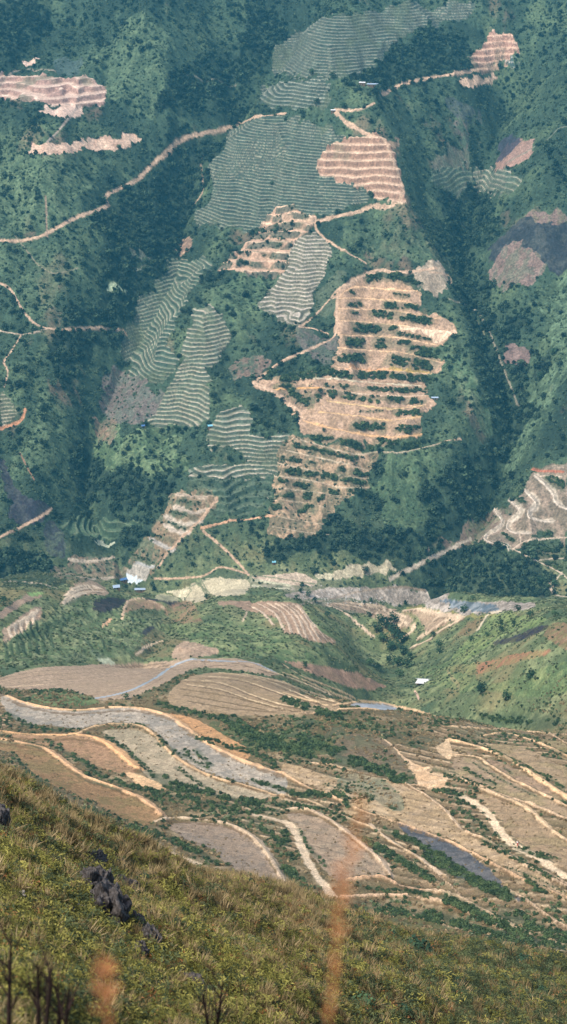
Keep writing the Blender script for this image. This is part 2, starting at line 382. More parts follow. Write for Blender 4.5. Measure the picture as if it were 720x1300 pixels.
field(Q('200,315 330,325 360,330 340,345 250,372 160,345', 0, 500, 2), (80, 104, 72), None, 'terraced_field', 'faint overgrown terraces on the lower left flank', step=5, riser=(60, 84, 58), lip=(104, 118, 84), hz=1)
field(Q('245,608 300,612 345,604 340,640 300,655 250,640'), (84, 100, 74), None, None, step=5, riser=(62, 84, 62), lip=(98, 112, 84), hz=1, veg=.8)
# broad bare terraces
BR, BR2 = (198, 162, 134), (180, 144, 118)
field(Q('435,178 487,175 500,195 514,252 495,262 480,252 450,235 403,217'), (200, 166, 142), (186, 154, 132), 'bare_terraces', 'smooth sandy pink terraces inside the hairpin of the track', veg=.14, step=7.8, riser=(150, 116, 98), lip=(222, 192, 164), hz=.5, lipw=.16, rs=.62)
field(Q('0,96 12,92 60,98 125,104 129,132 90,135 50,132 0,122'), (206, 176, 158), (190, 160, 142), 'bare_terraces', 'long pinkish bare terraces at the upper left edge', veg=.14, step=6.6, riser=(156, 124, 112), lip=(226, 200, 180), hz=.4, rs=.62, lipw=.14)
field(Q('55,139 100,134 98,147 70,148'), (206, 176, 158), (190, 160, 142), 'bare_field', 'small bare plot just below the long pinkish terraces', veg=.14)
field(Q('30,76 45,73 44,80 32,82'), (206, 176, 158), None, 'bare_field', 'tiny bare plot above the long pinkish terraces', veg=.14)
field(Q('36,192 45,183 90,182 130,178 175,173 178,181 160,188 100,190 70,198 40,196'), (204, 172, 150), (184, 150, 130), 'bare_field', 'narrow bare strip cut along the left mountainside', veg=.14)
field(Q('622,45 650,40 662,68 650,72 635,85 600,85 600,70 610,62'), (204, 164, 142), (188, 150, 130), 'bare_terraces', 'pink bare terraces in a small block at the upper right', veg=.14, step=7.5, riser=(150, 112, 98), lip=(216, 184, 160), hz=.3, rs=.62, lipw=.14)
field(Q('585,98 625,98 630,106 590,108'), (196, 164, 140), None, 'bare_field', 'thin bare strip just below the upper road', veg=.14)
field(Q('640,80 650,76 664,82 648,88'), (96, 112, 100), None, None, step=6, riser=(60, 84, 76), lip=(200, 190, 176))
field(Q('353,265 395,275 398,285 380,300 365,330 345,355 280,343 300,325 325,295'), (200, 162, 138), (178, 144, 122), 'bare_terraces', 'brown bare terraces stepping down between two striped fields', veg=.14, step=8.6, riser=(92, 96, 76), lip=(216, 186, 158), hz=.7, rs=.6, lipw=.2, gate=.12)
field(Q('425,375 435,362 475,347 525,362 536,372 528,395 560,400 578,425 555,442 530,446 562,460 555,475 540,482 548,510 542,520 532,540 535,550 510,562 485,566 450,562 410,556 384,548 372,520 340,500 320,486 345,480 400,470 425,455 427,415'), (186, 152, 128), (160, 130, 106), 'bare_terraces', 'large orange brown terraces with green banks in the middle of the slope', veg=.05, amt=.95)
field(Q('345,484 400,489 410,505 385,520 360,510'), (140, 116, 96), (110, 104, 78), None, amt=.8, veg=.6)
field(Q('365,556 470,575 472,600 465,620 440,640 412,660 410,682 345,682 345,650 350,600'), (124, 112, 88), (172, 142, 116), 'brown_terraces', 'overgrown brown terraces below the orange ones', amt=.95, veg=.5)
field(Q('440,255 530,255 555,272 500,330 440,400 400,430 390,470 340,455 335,420 370,370 410,310', 0, 500, 2), (150, 126, 102), (100, 104, 74), 'brown_terraces', 'lowest brown terraces descending to the huts by the river', amt=.9, veg=.5)
field(Q('680,597 720,592 720,690 690,672 665,692 640,694 612,690 606,680 636,655 662,625'), (128, 114, 96), (150, 130, 112), 'stony_terraces', 'pale stony terraces curling round the spur at the right edge', amt=.9, veg=.25)
field(Q('540,702 575,683 620,652 640,640 640,660 612,684 590,695'), (134, 114, 98), (110, 110, 84), None, amt=.8, veg=.5)
field(Q('185,412 270,420 300,440 270,460 180,440', 0, 500, 2), (146, 122, 102), (96, 104, 80), None, amt=.8, veg=.5)
field(Q('140,440 290,430 330,470 260,480 150,470', 0, 500, 2), (140, 122, 100), (94, 104, 74), None, amt=.8, veg=.5)
field(Q('530,338 555,332 566,345 570,360 560,372 548,372 535,360'), (178, 158, 136), (150, 132, 112), None, amt=.85, veg=.1)
# lanes of the broad terraces
SAND, SAND2 = (216, 178, 142), (206, 188, 162)
T7 = ['105,165 180,122 300,128 460,140', '110,180 200,175 300,182 400,190 460,205', '110,225 200,228 330,232 420,245 530,265 570,265', '120,280 250,288 400,302 520,322 600,328 640,345', '110,345 250,350 380,358 460,372 560,392', '110,405 230,415 380,425 480,445 580,470', '100,490 200,505 330,510 440,515 530,525']
for P in T7: lane(Q(P, 400, 330, 3.6), 3.6, (226, 184, 146), step=2.4, L=9, h=.3)
patch(Q('330,485 420,490 520,515 500,524 400,512 340,505', 400, 330, 3.6), (198, 160, 96), None, .9, 0)
patch(Q('150,485 340,492 340,510 200,505', 400, 330, 3.6), (208, 156, 118), None, .9, 0)
patch(Q('380,300 540,322 640,325 640,345 560,380 520,350 400,315', 400, 330, 3.6), (226, 192, 164), None, .8, 0)
T7b = ['170,60 300,60 450,78 560,85 640,92', '80,105 200,100 300,103', '280,105 420,120 560,130 660,128', '290,150 420,165 540,178 650,165', '260,190 400,205 520,222 640,205', '200,225 300,250 420,275 540,285 640,275']
for P, cc in zip(T7b, [(204, 190, 160), (220, 166, 110), (206, 178, 152), (216, 180, 132), (214, 172, 128), (218, 170, 126)]): lane(Q(P, 320, 460, 3), 4.2, cc, step=1.6, L=9, h=.3)
for i, P in enumerate(['160,288 280,320 400,350 480,340 560,345 640,330 720,308', '130,335 220,355 330,380 440,410', '100,385 200,405 330,430 440,445', '90,435 200,445 330,475 440,482', '80,480 200,490 330,512', '60,525 180,535 270,552', '60,580 160,600 270,617', '80,630 200,650 290,660']):
    lane(Q(P, 320, 460, 3), 3.4 if i < 4 else 2.4, (188, 168, 142), step=1.8, L=8, h=.2)
for P, cc in [('450,252 510,262 530,260', (176, 156, 134)), ('445,285 490,300 520,295', (176, 160, 140)), ('420,310 460,330 510,325', (180, 166, 146)), ('420,335 450,352 480,355', (186, 170, 150)), ('385,370 420,390 440,398', (170, 162, 150)), ('350,430 370,440 390,440', (160, 158, 150))]:
    lane(Q(P, 0, 500, 2), 5.5, cc, step=2, L=8)
for i, P in enumerate(['545,100 600,150 650,210 660,250 700,280 740,295', '490,190 540,240 550,270 510,310 520,340 580,360 640,370', '395,240 450,290 460,320 400,360 390,400 430,430 520,435', '310,300 355,360 340,400 270,440 262,470 310,490 380,500 400,530']):
    lane(Q(P, 560, 580, 4.5), [6, 6, 5, 4][i], (176, 162, 142), step=2.2, L=9, ragged=.4)
    lane([(x - 3, y + 3) for x, y in Q(P, 560, 580, 4.5)], 1.1, (206, 190, 170), h=.5)
for P, w_ in [('545,100 600,100 690,110', 1.8), ('400,525 470,490 560,470 720,462', 2), ('380,500 480,560 600,620 680,660 740,710', 2.2), ('560,590 640,582 700,580', 1.6), ('520,440 560,470', 1.8), ('640,700 620,740 660,790 740,800', 4), ('690,660 660,700 640,740', 2), ('450,440 450,500 400,525', 2)]:
    lane(Q(P, 560, 580, 4.5), w_ * .75, (188, 168, 146), ragged=.5)
lane(Q('520,70 600,75 700,82', 560, 580, 4.5), 2.4, (168, 104, 84))
# the green banks between them
for P, w_ in [('235,85 370,75 480,108', 9), ('160,140 180,152', 5), ('360,155 430,165', 4), ('150,205 210,205', 5), ('315,208 470,215', 7), ('165,235 190,250', 5), ('255,245 390,260 530,282', 9),
              ('180,310 370,322', 11), ('380,335 530,362', 5), ('145,375 220,382', 10), ('280,382 430,390', 11), ('440,410 560,430', 12), ('108,452 225,448', 11), ('330,458 430,470 540,490', 13),
              ('0,500 140,525 330,530 540,548', 9), ('50,570 250,590 520,598', 6)]:
    strip(Q(P, 400, 330, 3.6), w_)
for P, w_ in [('290,120 480,142 650,150', 9), ('410,187 500,187', 3), ('550,192 640,192', 9), ('385,240 500,247', 10), ('550,255 640,257', 10), ('220,285 330,300 460,330', 8), ('480,305 550,312', 10), ('570,320 640,312', 9),
              ('160,315 280,340 400,368', 6), ('330,410 440,428', 7), ('110,365 240,385', 5), ('130,412 280,432 440,462', 7), ('100,452 200,470 330,500', 7), ('370,490 440,495', 5), ('90,505 160,505', 6), ('200,505 270,520', 9), ('180,560 240,560', 9), ('60,550 110,550', 7), ('60,30 130,60 300,30', 10), ('130,90 200,150 260,130', 9)]:
    strip(Q(P, 320, 460, 3), w_)
for P, w_ in [('450,270 510,280', 4), ('430,300 500,315', 4), ('420,325 470,342', 4), ('380,355 440,375', 4), ('330,405 380,425', 4)]: strip(Q(P, 0, 500, 2), w_)
for P, w_ in [('700,75 720,62', 5), ('650,108 715,125', 5), ('630,140 700,155', 3), ('600,165 690,182', 3)]: strip(Q(P, 0, 250, 2), w_, .6)
for P, w_ in [('610,120 680,150 700,180', 8), ('430,225 480,260', 6), ('360,290 400,330', 6), ('560,430 640,440', 6), ('350,440 420,480', 6), ('470,510 640,530', 6), ('560,560 700,570', 4), ('600,600 690,640', 6)]: strip(Q(P, 560, 580, 4.5), w_, .8)
# roads and paths on the far side
RD = (188, 156, 132)
road = lambda P, w_, label, ox=0, oy=0, k=1, col=RD, name='dirt_road': lane(Q(P, ox, oy, k), w_, col, name=name, label=label, cat='road' if name == 'dirt_road' else 'path', ragged=.35)
road('-20,308 0,306 30,305 55,298 75,288 95,277 120,268 137,260 134,250 150,240 175,228 190,212 210,195 230,178 250,171 280,165 305,157 325,149 362,144', 2.9, 'long pale mountain road winding up from the left edge')
road('425,140 455,139 475,131', 2.2, 'short pale link of road by the white hut')
road('485,120 510,107 540,100 575,94 605,89 632,84', 3.0, 'upper road running right to the small pink terraces')
road('425,140 440,155 470,172 487,178 495,195 505,220 512,238 510,250 495,262 475,262 450,270 425,275 400,282 380,281 360,278', 3.4, 'track looping round the sandy pink terraces')
road('400,282 402,292 415,305 435,317 465,334', 2.6, 'track dropping from the loop to the orange terraces')
road('555,340 525,344 500,345 480,342 455,352 435,365 428,385 427,415 420,430 390,445 360,457 335,475 322,486', 3.0, 'track along the left edge of the orange terraces')
road('475,345 445,355 425,370 410,390 395,405 380,415', 2.2, 'thin footpath forking above the orange terraces', name='footpath')
road('380,415 400,418 416,424', 2.0, 'short footpath joining the striped field to the track', name='footpath')
road('322,486 345,497 375,520 382,530', 5, 'washed out bare track left of the orange terraces')
road('-10,352 0,359 15,370 30,395 47,412 70,418 90,418 120,416 150,419 160,424', 2.3, 'pale track entering at the left edge below the long road')
road('-10,419 0,420 30,424 58,418', 1.8, 'faint track joining the left hand one', col=(176, 156, 134))
road('27,425 15,445 5,460 10,472 5,492', 1.8, 'faint path above the terraces at the left edge', name='footpath')
road('-5,684 20,672 50,657 66,646', 2.6, 'pale path beside the charred black field', name='footpath')
road('-5,546 25,535 32,520', 3, 'orange track under the terraces at the left edge', col=(190, 134, 104))
road('275,635 255,660 230,685 215,700 200,722', 3.0, 'stony path down the right side of the lowest brown terraces', name='footpath')
road('255,672 290,662 320,659 352,655', 2.2, 'footpath leading right from the lowest brown terraces', name='footpath', col=(196, 150, 122))
road('258,675 280,693 300,712 316,730', 2.4, 'footpath dropping straight to the riverside fields', name='footpath')
road('196,736 255,732 280,720 312,728', 1.8, 'footpath along the foot of the slope above the riverside fields', name='footpath')
road('495,735 535,715 580,693 598,684', 3.0, 'path climbing from the river to the stony terraces', name='footpath', col=(180, 166, 146))
road('532,570 560,562 585,557', 1.6, 'thin path right of the orange terraces', name='footpath')
for P, w_, cc in [('265,190 255,205 258,240 245,262', 1.6, RD), ('235,95 300,108', 1, (130, 124, 108)), ('70,90 20,90 0,110', 1.6, (150, 136, 120)), ('95,140 75,165 60,180', 2, (176, 156, 140)), ('120,108 135,110', 1.6, RD), ('58,250 60,300', 2, (150, 126, 108)), ('25,575 45,612', 1.6, (160, 116, 98)),
                  ('20,300 60,345 100,340', 1.2, (136, 126, 104)), ('570,380 610,400 640,470 660,520', 1.5, (150, 140, 120)), ('640,210 720,160', 1.2, (120, 122, 100)), ('600,225 575,260 590,290', 1.2, (120, 122, 100)), ('545,345 570,350 572,362', 2, RD), ('560,350 600,400 615,425', 1.6, (136, 136, 108))]:
    lane(Q(P), w_, cc, amt=.8)
for P in ['230,190 300,182 330,185', '150,235 165,300', '75,70 135,105', '70,170 90,155 110,152', '225,40 290,28 340,20']: pass
# ================================================================== the valley floor
PF = (178, 166, 138); PF2 = (190, 180, 150)
for P, lab, cc in [('167,110 270,102 330,110 350,130 335,158 290,168 215,172 190,150', 'pale riverside paddy with a dark patch of stubble in it', PF), ('40,150 120,138 128,152 105,190 60,160', 'small pale riverside paddy left of the big pale one', PF2), ('130,130 155,128 182,165 175,192 110,190', 'wedge shaped pale paddy between two larger ones', PF), ('0,162 45,160 80,190 0,188', 'dull paddy at the left end of the riverside row', (150, 146, 116)),
                   ('360,92 450,88 520,84 570,90 600,110 590,125 520,130 440,120', 'long pinkish paddy above the narrow riverside strips', (184, 164, 142)), ('600,84 665,80 668,108 610,105', 'short pale paddy towards the right of the riverside row', PF2), ('670,75 740,70 800,66 810,84 720,105 672,108', 'rightmost pale paddy of the riverside row', PF)]:
    field(Q(P, 200, 700, 3), cc, None, 'paddy', lab)
field(Q('160,0 280,-4 272,12 200,24 180,25', 360, 720, 2), PF, None, 'paddy', 'narrow pale paddy at the foot of the dense forest')
for P in ['365,110 440,120 500,130', '365,130 440,140 500,142']: lane(Q(P, 200, 700, 3), 4.5, (172, 168, 140), h=.2)
for P in ['165,108 190,150 215,175', '100,190 128,150 125,135 200,105', '365,90 600,125', '570,88 605,108 700,112']: lane(Q(P, 200, 700, 3), 1.5, (120, 124, 90), h=.4)
field(Q('20,64 150,52 280,52 420,82 560,88 640,92 600,112 440,118 330,97 200,82 100,80 20,80', 360, 720, 2), (150, 138, 124), (176, 164, 150), 'riverbed', 'wide grey pebble bed of the river', cat='riverbed', veg=.1)
field(Q('400,82 450,86 520,92 545,104 530,114 470,112 430,102', 360, 720, 2), (92, 104, 112), (140, 146, 148), 'river', 'bluish grey shallow river running over white stones', cat='river', veg=0)
field(Q('330,100 440,120 560,118 560,125 440,128 320,110', 360, 720, 2), (138, 130, 84), None, None, veg=.3)
lane(Q('40,95 130,78 200,60 300,50 360,60', 360, 720, 2), 1.6, (150, 132, 112))
field(Q('345,432 380,438 375,470 330,475 320,462', 0, 500, 2), (168, 160, 146), None, None, veg=0)
field(Q('318,466 345,462 358,475 330,480', 0, 500, 2), (190, 200, 204), None, 'pond', 'small pale pond just above the cluster of sheds', cat='pond')
field(Q('415,610 440,640 520,700 505,720 480,715 470,690 430,650', -104, 500, 2), (176, 180, 140), None, 'rice_field', 'pale green sliver of paddy in the left gully', cat='field', veg=0)
field(Q('240,385 275,370 290,375 260,388', 0, 500, 2), (180, 184, 150), None, None, veg=0)
for P, w_ in [('0,475 90,480 150,495', 2), ('150,455 240,470 290,465', 2.2), ('175,420 230,425 290,415', 3.5)]: lane(Q(P, 0, 500, 2), w_, (176, 160, 138))
# ================================================================== the green hills this side of the river
HB = (168, 140, 118)
def rows(Ps, w_, cc, **kw):
    for P in Ps:
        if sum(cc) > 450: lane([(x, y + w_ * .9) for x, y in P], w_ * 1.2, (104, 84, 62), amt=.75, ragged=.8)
        lane(P, w_ * 1.8, cc, **kw)
for P_ in ['0,300 60,250 150,190 260,150 470,150 520,200 440,280 300,330 120,360 0,370', '420,200 560,200 640,190 720,230 900,300 900,330 700,320 480,300']:
    field(Q(P_, 0, 720, 3), (92, 108, 68), (120, 118, 82), None, None, step=3.2, riser=(66, 80, 50), lip=(142, 138, 100), hz=1.2, veg=.9, lipw=.25, amt=.6)
field(Q('0,200 0,170 50,135 110,105 160,108 130,125 80,150 40,175', 0, 720, 3), HB, (150, 128, 108), 'fallow_field', 'brown fallow strip at the left edge above the striped hill field')
field(Q('0,150 0,98 95,92 100,100 60,120 10,150', 0, 720, 3), (122, 114, 80), None, None, veg=.3)
field(Q('105,95 165,100 120,112', 0, 720, 3), (140, 172, 92), None, 'rice_field', 'bright green scrap of rice beside the left fallow strip')
field(Q('20,290 10,240 50,210 100,175 155,152 158,200 120,232 60,270', 0, 720, 3), (170, 142, 120), (156, 134, 112), 'striped_field', 'small brown hill field with upright pale rows at the left')
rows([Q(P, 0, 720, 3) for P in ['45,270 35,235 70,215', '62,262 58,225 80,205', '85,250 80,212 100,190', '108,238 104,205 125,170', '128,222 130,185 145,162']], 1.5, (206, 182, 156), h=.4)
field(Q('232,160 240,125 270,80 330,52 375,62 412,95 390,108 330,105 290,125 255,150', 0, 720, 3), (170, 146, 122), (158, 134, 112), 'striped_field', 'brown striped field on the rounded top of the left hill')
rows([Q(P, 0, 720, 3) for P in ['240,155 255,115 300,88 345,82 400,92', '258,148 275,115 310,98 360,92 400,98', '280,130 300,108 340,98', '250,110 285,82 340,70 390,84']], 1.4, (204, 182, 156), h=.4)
patch(Q('0,380 20,290 100,245 170,190 230,165 330,110 480,130 600,160 640,190 560,260 500,330 380,355 150,365', 0, 720, 3), (88, 110, 66), (118, 128, 84), .8)
rows([Q(P, 0, 720, 3) for P in ['30,365 20,300', '52,360 42,290 80,265', '75,355 65,285 110,255', '98,350 90,280 135,240', '120,340 115,270 165,225', '145,330 140,265 190,215', '170,325 165,260 215,205', '200,310 195,250 240,200', '240,290 230,240 270,190']], 1.7, (62, 84, 52), h=.5, veg=.5, amt=.8)
patch(Q('355,165 360,135 385,118 470,120 490,130 440,160 400,172', 0, 720, 3), (44, 42, 48), (60, 54, 56), .95, .1, name='burnt_field', label='black burnt patch across the crest of the green hill', cat='field')
patch(Q('520,115 600,122 700,140 690,160 640,140 560,125', 0, 720, 3), (46, 44, 50), (62, 58, 58), .95, .1, name='burnt_field', label='thin black burnt streak right of the hill crest', cat='field')
field(Q('470,170 480,140 510,122 570,125 625,150 600,162 530,160', 0, 720, 3), (164, 132, 108), (140, 122, 92), None, veg=.2, amt=.9)
lane(Q('465,200 480,145 500,125 560,122 630,160', 0, 720, 3), 2, (202, 170, 142), h=.3)
patch(Q('390,225 410,200 430,200 400,230', 0, 720, 3), (206, 160, 130), None, .9, 0)
patch(Q('560,255 590,230 720,215 720,290 650,340 510,335 540,290', 0, 720, 3), (124, 112, 82), (98, 104, 66), .8, .8)
lane(Q('520,332 560,305 600,290 640,280', 0, 720, 3), 2, (202, 176, 148))
lane(Q('545,260 575,235 600,235', 0, 720, 3), 4, (54, 52, 58), amt=.9)
patch(Q('20,230 90,190 130,200 170,280 120,290', 200, 700, 3), (150, 116, 96), (112, 110, 74), .7, .7)
patch(Q('0,300 60,280 220,270 330,270 430,300 520,340 610,380 620,430 480,420 400,400 300,400 200,380', 200, 700, 3), (94, 118, 68), (128, 138, 84), .8)
patch(Q('560,210 640,270 720,330 730,360 640,310 570,260', 200, 700, 3), (106, 126, 72), (130, 140, 86), .8)
field(Q('230,200 265,190 440,190 540,200 560,235 590,275 640,315 680,345 600,345 530,320 480,310 475,275 400,240 320,222 270,215', 200, 700, 3), (166, 136, 114), (152, 126, 104), 'striped_field', 'curved brown terraces with light edges on the middle hill')
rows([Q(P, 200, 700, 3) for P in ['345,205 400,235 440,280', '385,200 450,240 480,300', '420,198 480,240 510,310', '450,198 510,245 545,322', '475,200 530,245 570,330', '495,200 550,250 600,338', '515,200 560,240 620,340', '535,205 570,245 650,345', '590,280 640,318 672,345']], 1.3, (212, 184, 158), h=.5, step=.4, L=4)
field(Q('245,215 280,205 330,225 325,262 270,240', 200, 700, 3), (118, 122, 76), None, None, veg=.8)
lane(Q('325,265 340,235 330,220', 200, 700, 3), 1.6, (190, 166, 140))
# right half
field(Q('110,95 150,88 240,95 300,118 325,135 312,155 280,150 225,125 160,108', 360, 720, 2), (160, 138, 116), (148, 128, 106), 'striped_field', 'brown terraces beyond the hill above the wooded gully')
rows([Q(P, 360, 720, 2) for P in ['130,92 200,105 260,135 300,150', '160,90 230,102 290,130 315,145', '200,92 260,105 310,128']], 1.0, (196, 172, 146), h=.3)
lane(Q('110,97 150,112 185,140 230,178', 360, 720, 2), 2.6, (208, 180, 154))
field(Q('145,150 200,148 270,165 340,175 300,185 290,205 240,225 210,200 180,170', 460, 720, 2.77), (176, 148, 124), (158, 136, 112), 'terraced_field', 'reddish brown plot by the river with pale paths round it')
rows([Q(P, 460, 720, 2.77) for P in ['148,152 200,148 270,165 345,175', '250,190 280,172 340,172', '200,248 240,225 290,190 355,178', '175,280 230,258 270,225 355,180', '140,248 175,225 180,200']], 2.0, (210, 182, 154), h=.4)
lane(Q('405,222 425,190 445,165 490,155', 460, 720, 2.77), 2.8, (204, 186, 158))
lane(Q('300,360 310,385 335,410 338,430', 460, 720, 2.77), 2.2, (190, 150, 124), name='footpath', label='short winding footpath on the slope right of the white roof')
lane(Q('185,435 200,465', 460, 720, 2.77), 1.6, (206, 170, 150))
patch(Q('300,350 420,335 560,300 660,290 640,310 520,340 410,378 330,372', 460, 720, 2.77), (168, 116, 92), (140, 118, 84), .85, .4)
patch(Q('660,205 720,200 720,290 680,270 640,240', 460, 720, 2.77), (146, 112, 90), (116, 104, 72), .8, .5)
patch(Q('455,275 480,258 540,240 600,215 650,205 640,225 590,245 540,265', 460, 720, 2.77), (52, 48, 62), (80, 78, 60), .95, .1, name='burnt_field', label='dark burnt streak high on the right hand hill', cat='field')
patch(Q('340,230 370,195 420,185 400,225 360,245', 460, 720, 2.77), (124, 104, 78), None, .7, .6)
patch(Q('400,230 450,180 560,165 640,185 600,215 500,245 420,300 320,345', 460, 720, 2.77), (112, 136, 70), (138, 154, 84), .7)
patch(Q('190,380 330,310 420,390 500,400 720,330 720,440 600,450 420,430 250,430', 460, 720, 2.77), (92, 116, 66), (126, 138, 78), .7)
# ================================================================== the near terraces
BN = (214, 170, 132)     # bank
# ploughed fields of the middle distance
field(Q('0,280 100,255 200,250 300,245 420,238 500,232 620,235 700,265 690,278 600,262 500,258 410,300 330,332 240,336 150,322 80,312 0,305', 0, 720, 2), (176, 150, 126), (164, 140, 116), 'ploughed_field', 'broad pinkish field with long shallow rows below the green hill')
rows([Q(P, 0, 720, 2) for P in ['0,292 100,275 220,268 340,262 430,250', '10,303 120,288 240,280 350,272 440,254', '60,312 160,300 270,292 380,275 450,252', '120,320 220,312 310,300 400,278', '180,328 260,322 330,306 400,282', '0,284 100,264 220,258 340,252 420,244', '500,240 600,244 690,270', '440,262 560,250 640,256 690,275', '300,330 370,305 420,278']], 1.3, (116, 96, 74), amt=.85, step=.3, L=4)
field(Q('440,232 445,205 470,193 520,200 560,218 500,228', 0, 720, 2), (168, 142, 120), (154, 132, 110), 'fallow_field', 'small fallow brown field tucked under the dark spur')
field(Q('460,290 540,268 640,275 720,290 800,335 860,345 840,372 700,378 560,372 430,345', 0, 720, 2), (168, 142, 114), (152, 128, 100), 'ploughed_field', 'olive brown stepped field on the rounded knoll in the middle')
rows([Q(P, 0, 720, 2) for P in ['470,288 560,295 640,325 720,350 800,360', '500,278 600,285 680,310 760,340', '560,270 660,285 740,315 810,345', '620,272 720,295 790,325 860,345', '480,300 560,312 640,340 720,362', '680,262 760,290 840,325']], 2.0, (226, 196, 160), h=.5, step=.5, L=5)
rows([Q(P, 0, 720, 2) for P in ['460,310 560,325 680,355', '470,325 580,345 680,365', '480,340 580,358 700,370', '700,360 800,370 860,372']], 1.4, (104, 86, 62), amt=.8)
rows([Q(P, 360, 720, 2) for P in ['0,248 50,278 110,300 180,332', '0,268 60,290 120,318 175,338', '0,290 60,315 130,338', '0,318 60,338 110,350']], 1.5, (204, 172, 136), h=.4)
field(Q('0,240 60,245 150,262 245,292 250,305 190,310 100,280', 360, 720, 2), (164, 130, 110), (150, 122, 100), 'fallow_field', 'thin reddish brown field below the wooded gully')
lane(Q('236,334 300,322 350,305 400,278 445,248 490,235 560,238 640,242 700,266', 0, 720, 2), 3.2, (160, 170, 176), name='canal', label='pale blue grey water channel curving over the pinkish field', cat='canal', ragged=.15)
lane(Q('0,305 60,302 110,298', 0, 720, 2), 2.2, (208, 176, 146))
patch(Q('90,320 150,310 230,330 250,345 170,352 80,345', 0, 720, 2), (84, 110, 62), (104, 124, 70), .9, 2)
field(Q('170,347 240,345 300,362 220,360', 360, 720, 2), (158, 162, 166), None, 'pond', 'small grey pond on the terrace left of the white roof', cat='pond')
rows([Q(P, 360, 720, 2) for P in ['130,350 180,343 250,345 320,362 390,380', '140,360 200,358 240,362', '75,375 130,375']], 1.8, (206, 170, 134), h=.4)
patch(Q('0,400 120,385 250,400 260,440 200,450 130,480 0,480', 360, 720, 2), (104, 104, 66), (88, 100, 60), .8, 1.5)
patch(Q('540,390 700,420 760,470 650,460 560,430', 0, 720, 2), (92, 104, 62), (112, 110, 72), .8, 1.5)
# unnamed narrow steps that fill the ground between the larger fields
field(Q('300,985 360,960 470,955 560,925 640,915 740,925 740,1215 640,1180 560,1140 440,1110 300,1040'), (142, 118, 92), (120, 104, 78), None, None, step=2.3, riser=(96, 84, 60), lip=(206, 176, 144), hz=1.0, tilt=(-.25, 0), veg=.7, lipw=.2, dz=.25, dmax=500, amt=.85)
field(Q('-40,870 0,880 60,905 0,925 -40,925'), (142, 118, 92), (120, 104, 78), None, None, step=1.8, riser=(96, 84, 60), lip=(200, 170, 138), hz=1.0, veg=.6, lipw=.2, dz=.25, dmax=560)
# the individual near fields
NF = [
 ('2,12 20,50 60,75 130,82 220,88 300,78 360,82 410,108 445,155 500,190 560,215 640,240 720,262 720,212 640,182 560,147 490,104 440,68 380,48 300,42 200,50 120,44 60,28', 0, 880, 2, (176, 162, 142), (142, 134, 120), 'long grey violet stubble field under the first orange bank'),
 ('258,98 330,94 390,115 430,150 480,190 550,225 640,250 705,266 640,270 560,262 500,250 450,238 400,225 370,205 330,165 290,130', 0, 880, 2, (182, 162, 134), (152, 138, 112), 'pale grey green tongue shaped field second from the top bank'),
 ('-40,104 0,106 120,112 200,114 250,124 300,155 352,195 330,206 290,200 250,185 200,160 150,140 100,128 0,114 -40,112', 0, 880, 2, (170, 132, 104), (148, 118, 90), 'rusty brown field inside the thick orange bank'),
 ('-40,128 0,130 60,136 115,152 165,190 215,225 290,250 345,272 398,302 405,325 350,332 290,310 240,280 200,265 150,240 100,215 60,180 20,150 -40,140', 0, 880, 2, (160, 124, 92), (134, 112, 78), 'wide brown field with tufts below the second orange bank'),
 ('430,336 500,330 580,343 632,366 668,405 692,450 708,482 640,468 575,432 550,402 500,385 455,362', 0, 880, 2, (160, 138, 116), (142, 126, 108), 'rounded greyish brown field enclosed by a stone bank'),
 ('10,310 60,314 130,345 180,380 222,412 250,440 268,466 170,472 140,478 95,440 62,400 40,350', 360, 880, 2, (166, 142, 118), (146, 128, 106), 'leaf shaped brown field right of the pale curved path'),
 ('290,336 370,358 430,383 480,420 532,460 572,500 605,530 590,528 540,512 480,482 420,450 360,402', 360, 880, 2, (106, 104, 102), (80, 82, 84), 'dark slate coloured flooded field among the lower banks'),
 ('500,134 560,130 640,152 740,212 740,262 660,216 600,180 540,150', 360, 880, 2, (160, 136, 108), (142, 124, 94), 'uppermost brown field at the right edge'),
 ('425,136 480,152 560,182 620,215 740,280 740,292 640,246 585,216 530,185 480,160', 360, 880, 2, (158, 132, 108), (138, 120, 92), 'slim brown field between two right hand banks'),
 ('430,170 480,170 560,218 640,258 740,306 740,322 640,292 560,266 500,240 440,200', 360, 880, 2, (160, 136, 110), (144, 126, 96), 'grassy brown field third from the top at the right edge'),
 ('490,264 560,274 640,312 740,382 740,452 660,412 605,385 575,350 540,310', 360, 880, 2, (162, 136, 108), (144, 124, 94), 'broad brown field beside the path with the walking person'),
 ('560,125 640,118 720,132 740,140 740,180 680,150 620,122', 360, 880, 2, (150, 132, 100), (130, 118, 84), 'small field above the uppermost right hand bank'),
]
for P, ox, oy, k_, c1, c2, lab in NF: field(Q(P, ox, oy, k_), c1, c2, 'stubble_field', lab, veg=.22)
patch(Q('0,182 60,195 140,225 220,245 300,238 420,300 480,368 600,436 740,525 740,548 640,486 500,410 400,367 300,325 200,295 60,235 0,208', 360, 880, 2), (186, 158, 128), (160, 134, 104), .85, .25)
patch(Q('228,110 268,122 310,165 370,190 410,205 405,238 352,240 330,205 300,172 258,132', 360, 880, 2), (220, 184, 150), (200, 162, 128), .95, 0, name='washed_slope', label='bare sandy washed out gully in the middle of the terraces', cat='slope')
patch(Q('380,120 410,120 430,150 420,170 395,150', 360, 880, 2), (214, 180, 146), None, .8, 0)
patch(Q('330,202 400,225 418,245 370,238 325,215', 0, 880, 2), (220, 178, 138), None, .95, 0)
patch(Q('160,310 140,250 170,225 230,215 290,250 320,280 300,330 230,300', 360, 880, 2), (190, 164, 132), (172, 144, 112), .6, .2)
patch(Q('130,300 145,285 135,240 150,220 205,210 260,230 300,260 310,300 290,320 260,270', 360, 880, 2), (128, 126, 92), (108, 116, 84), .0, 1)
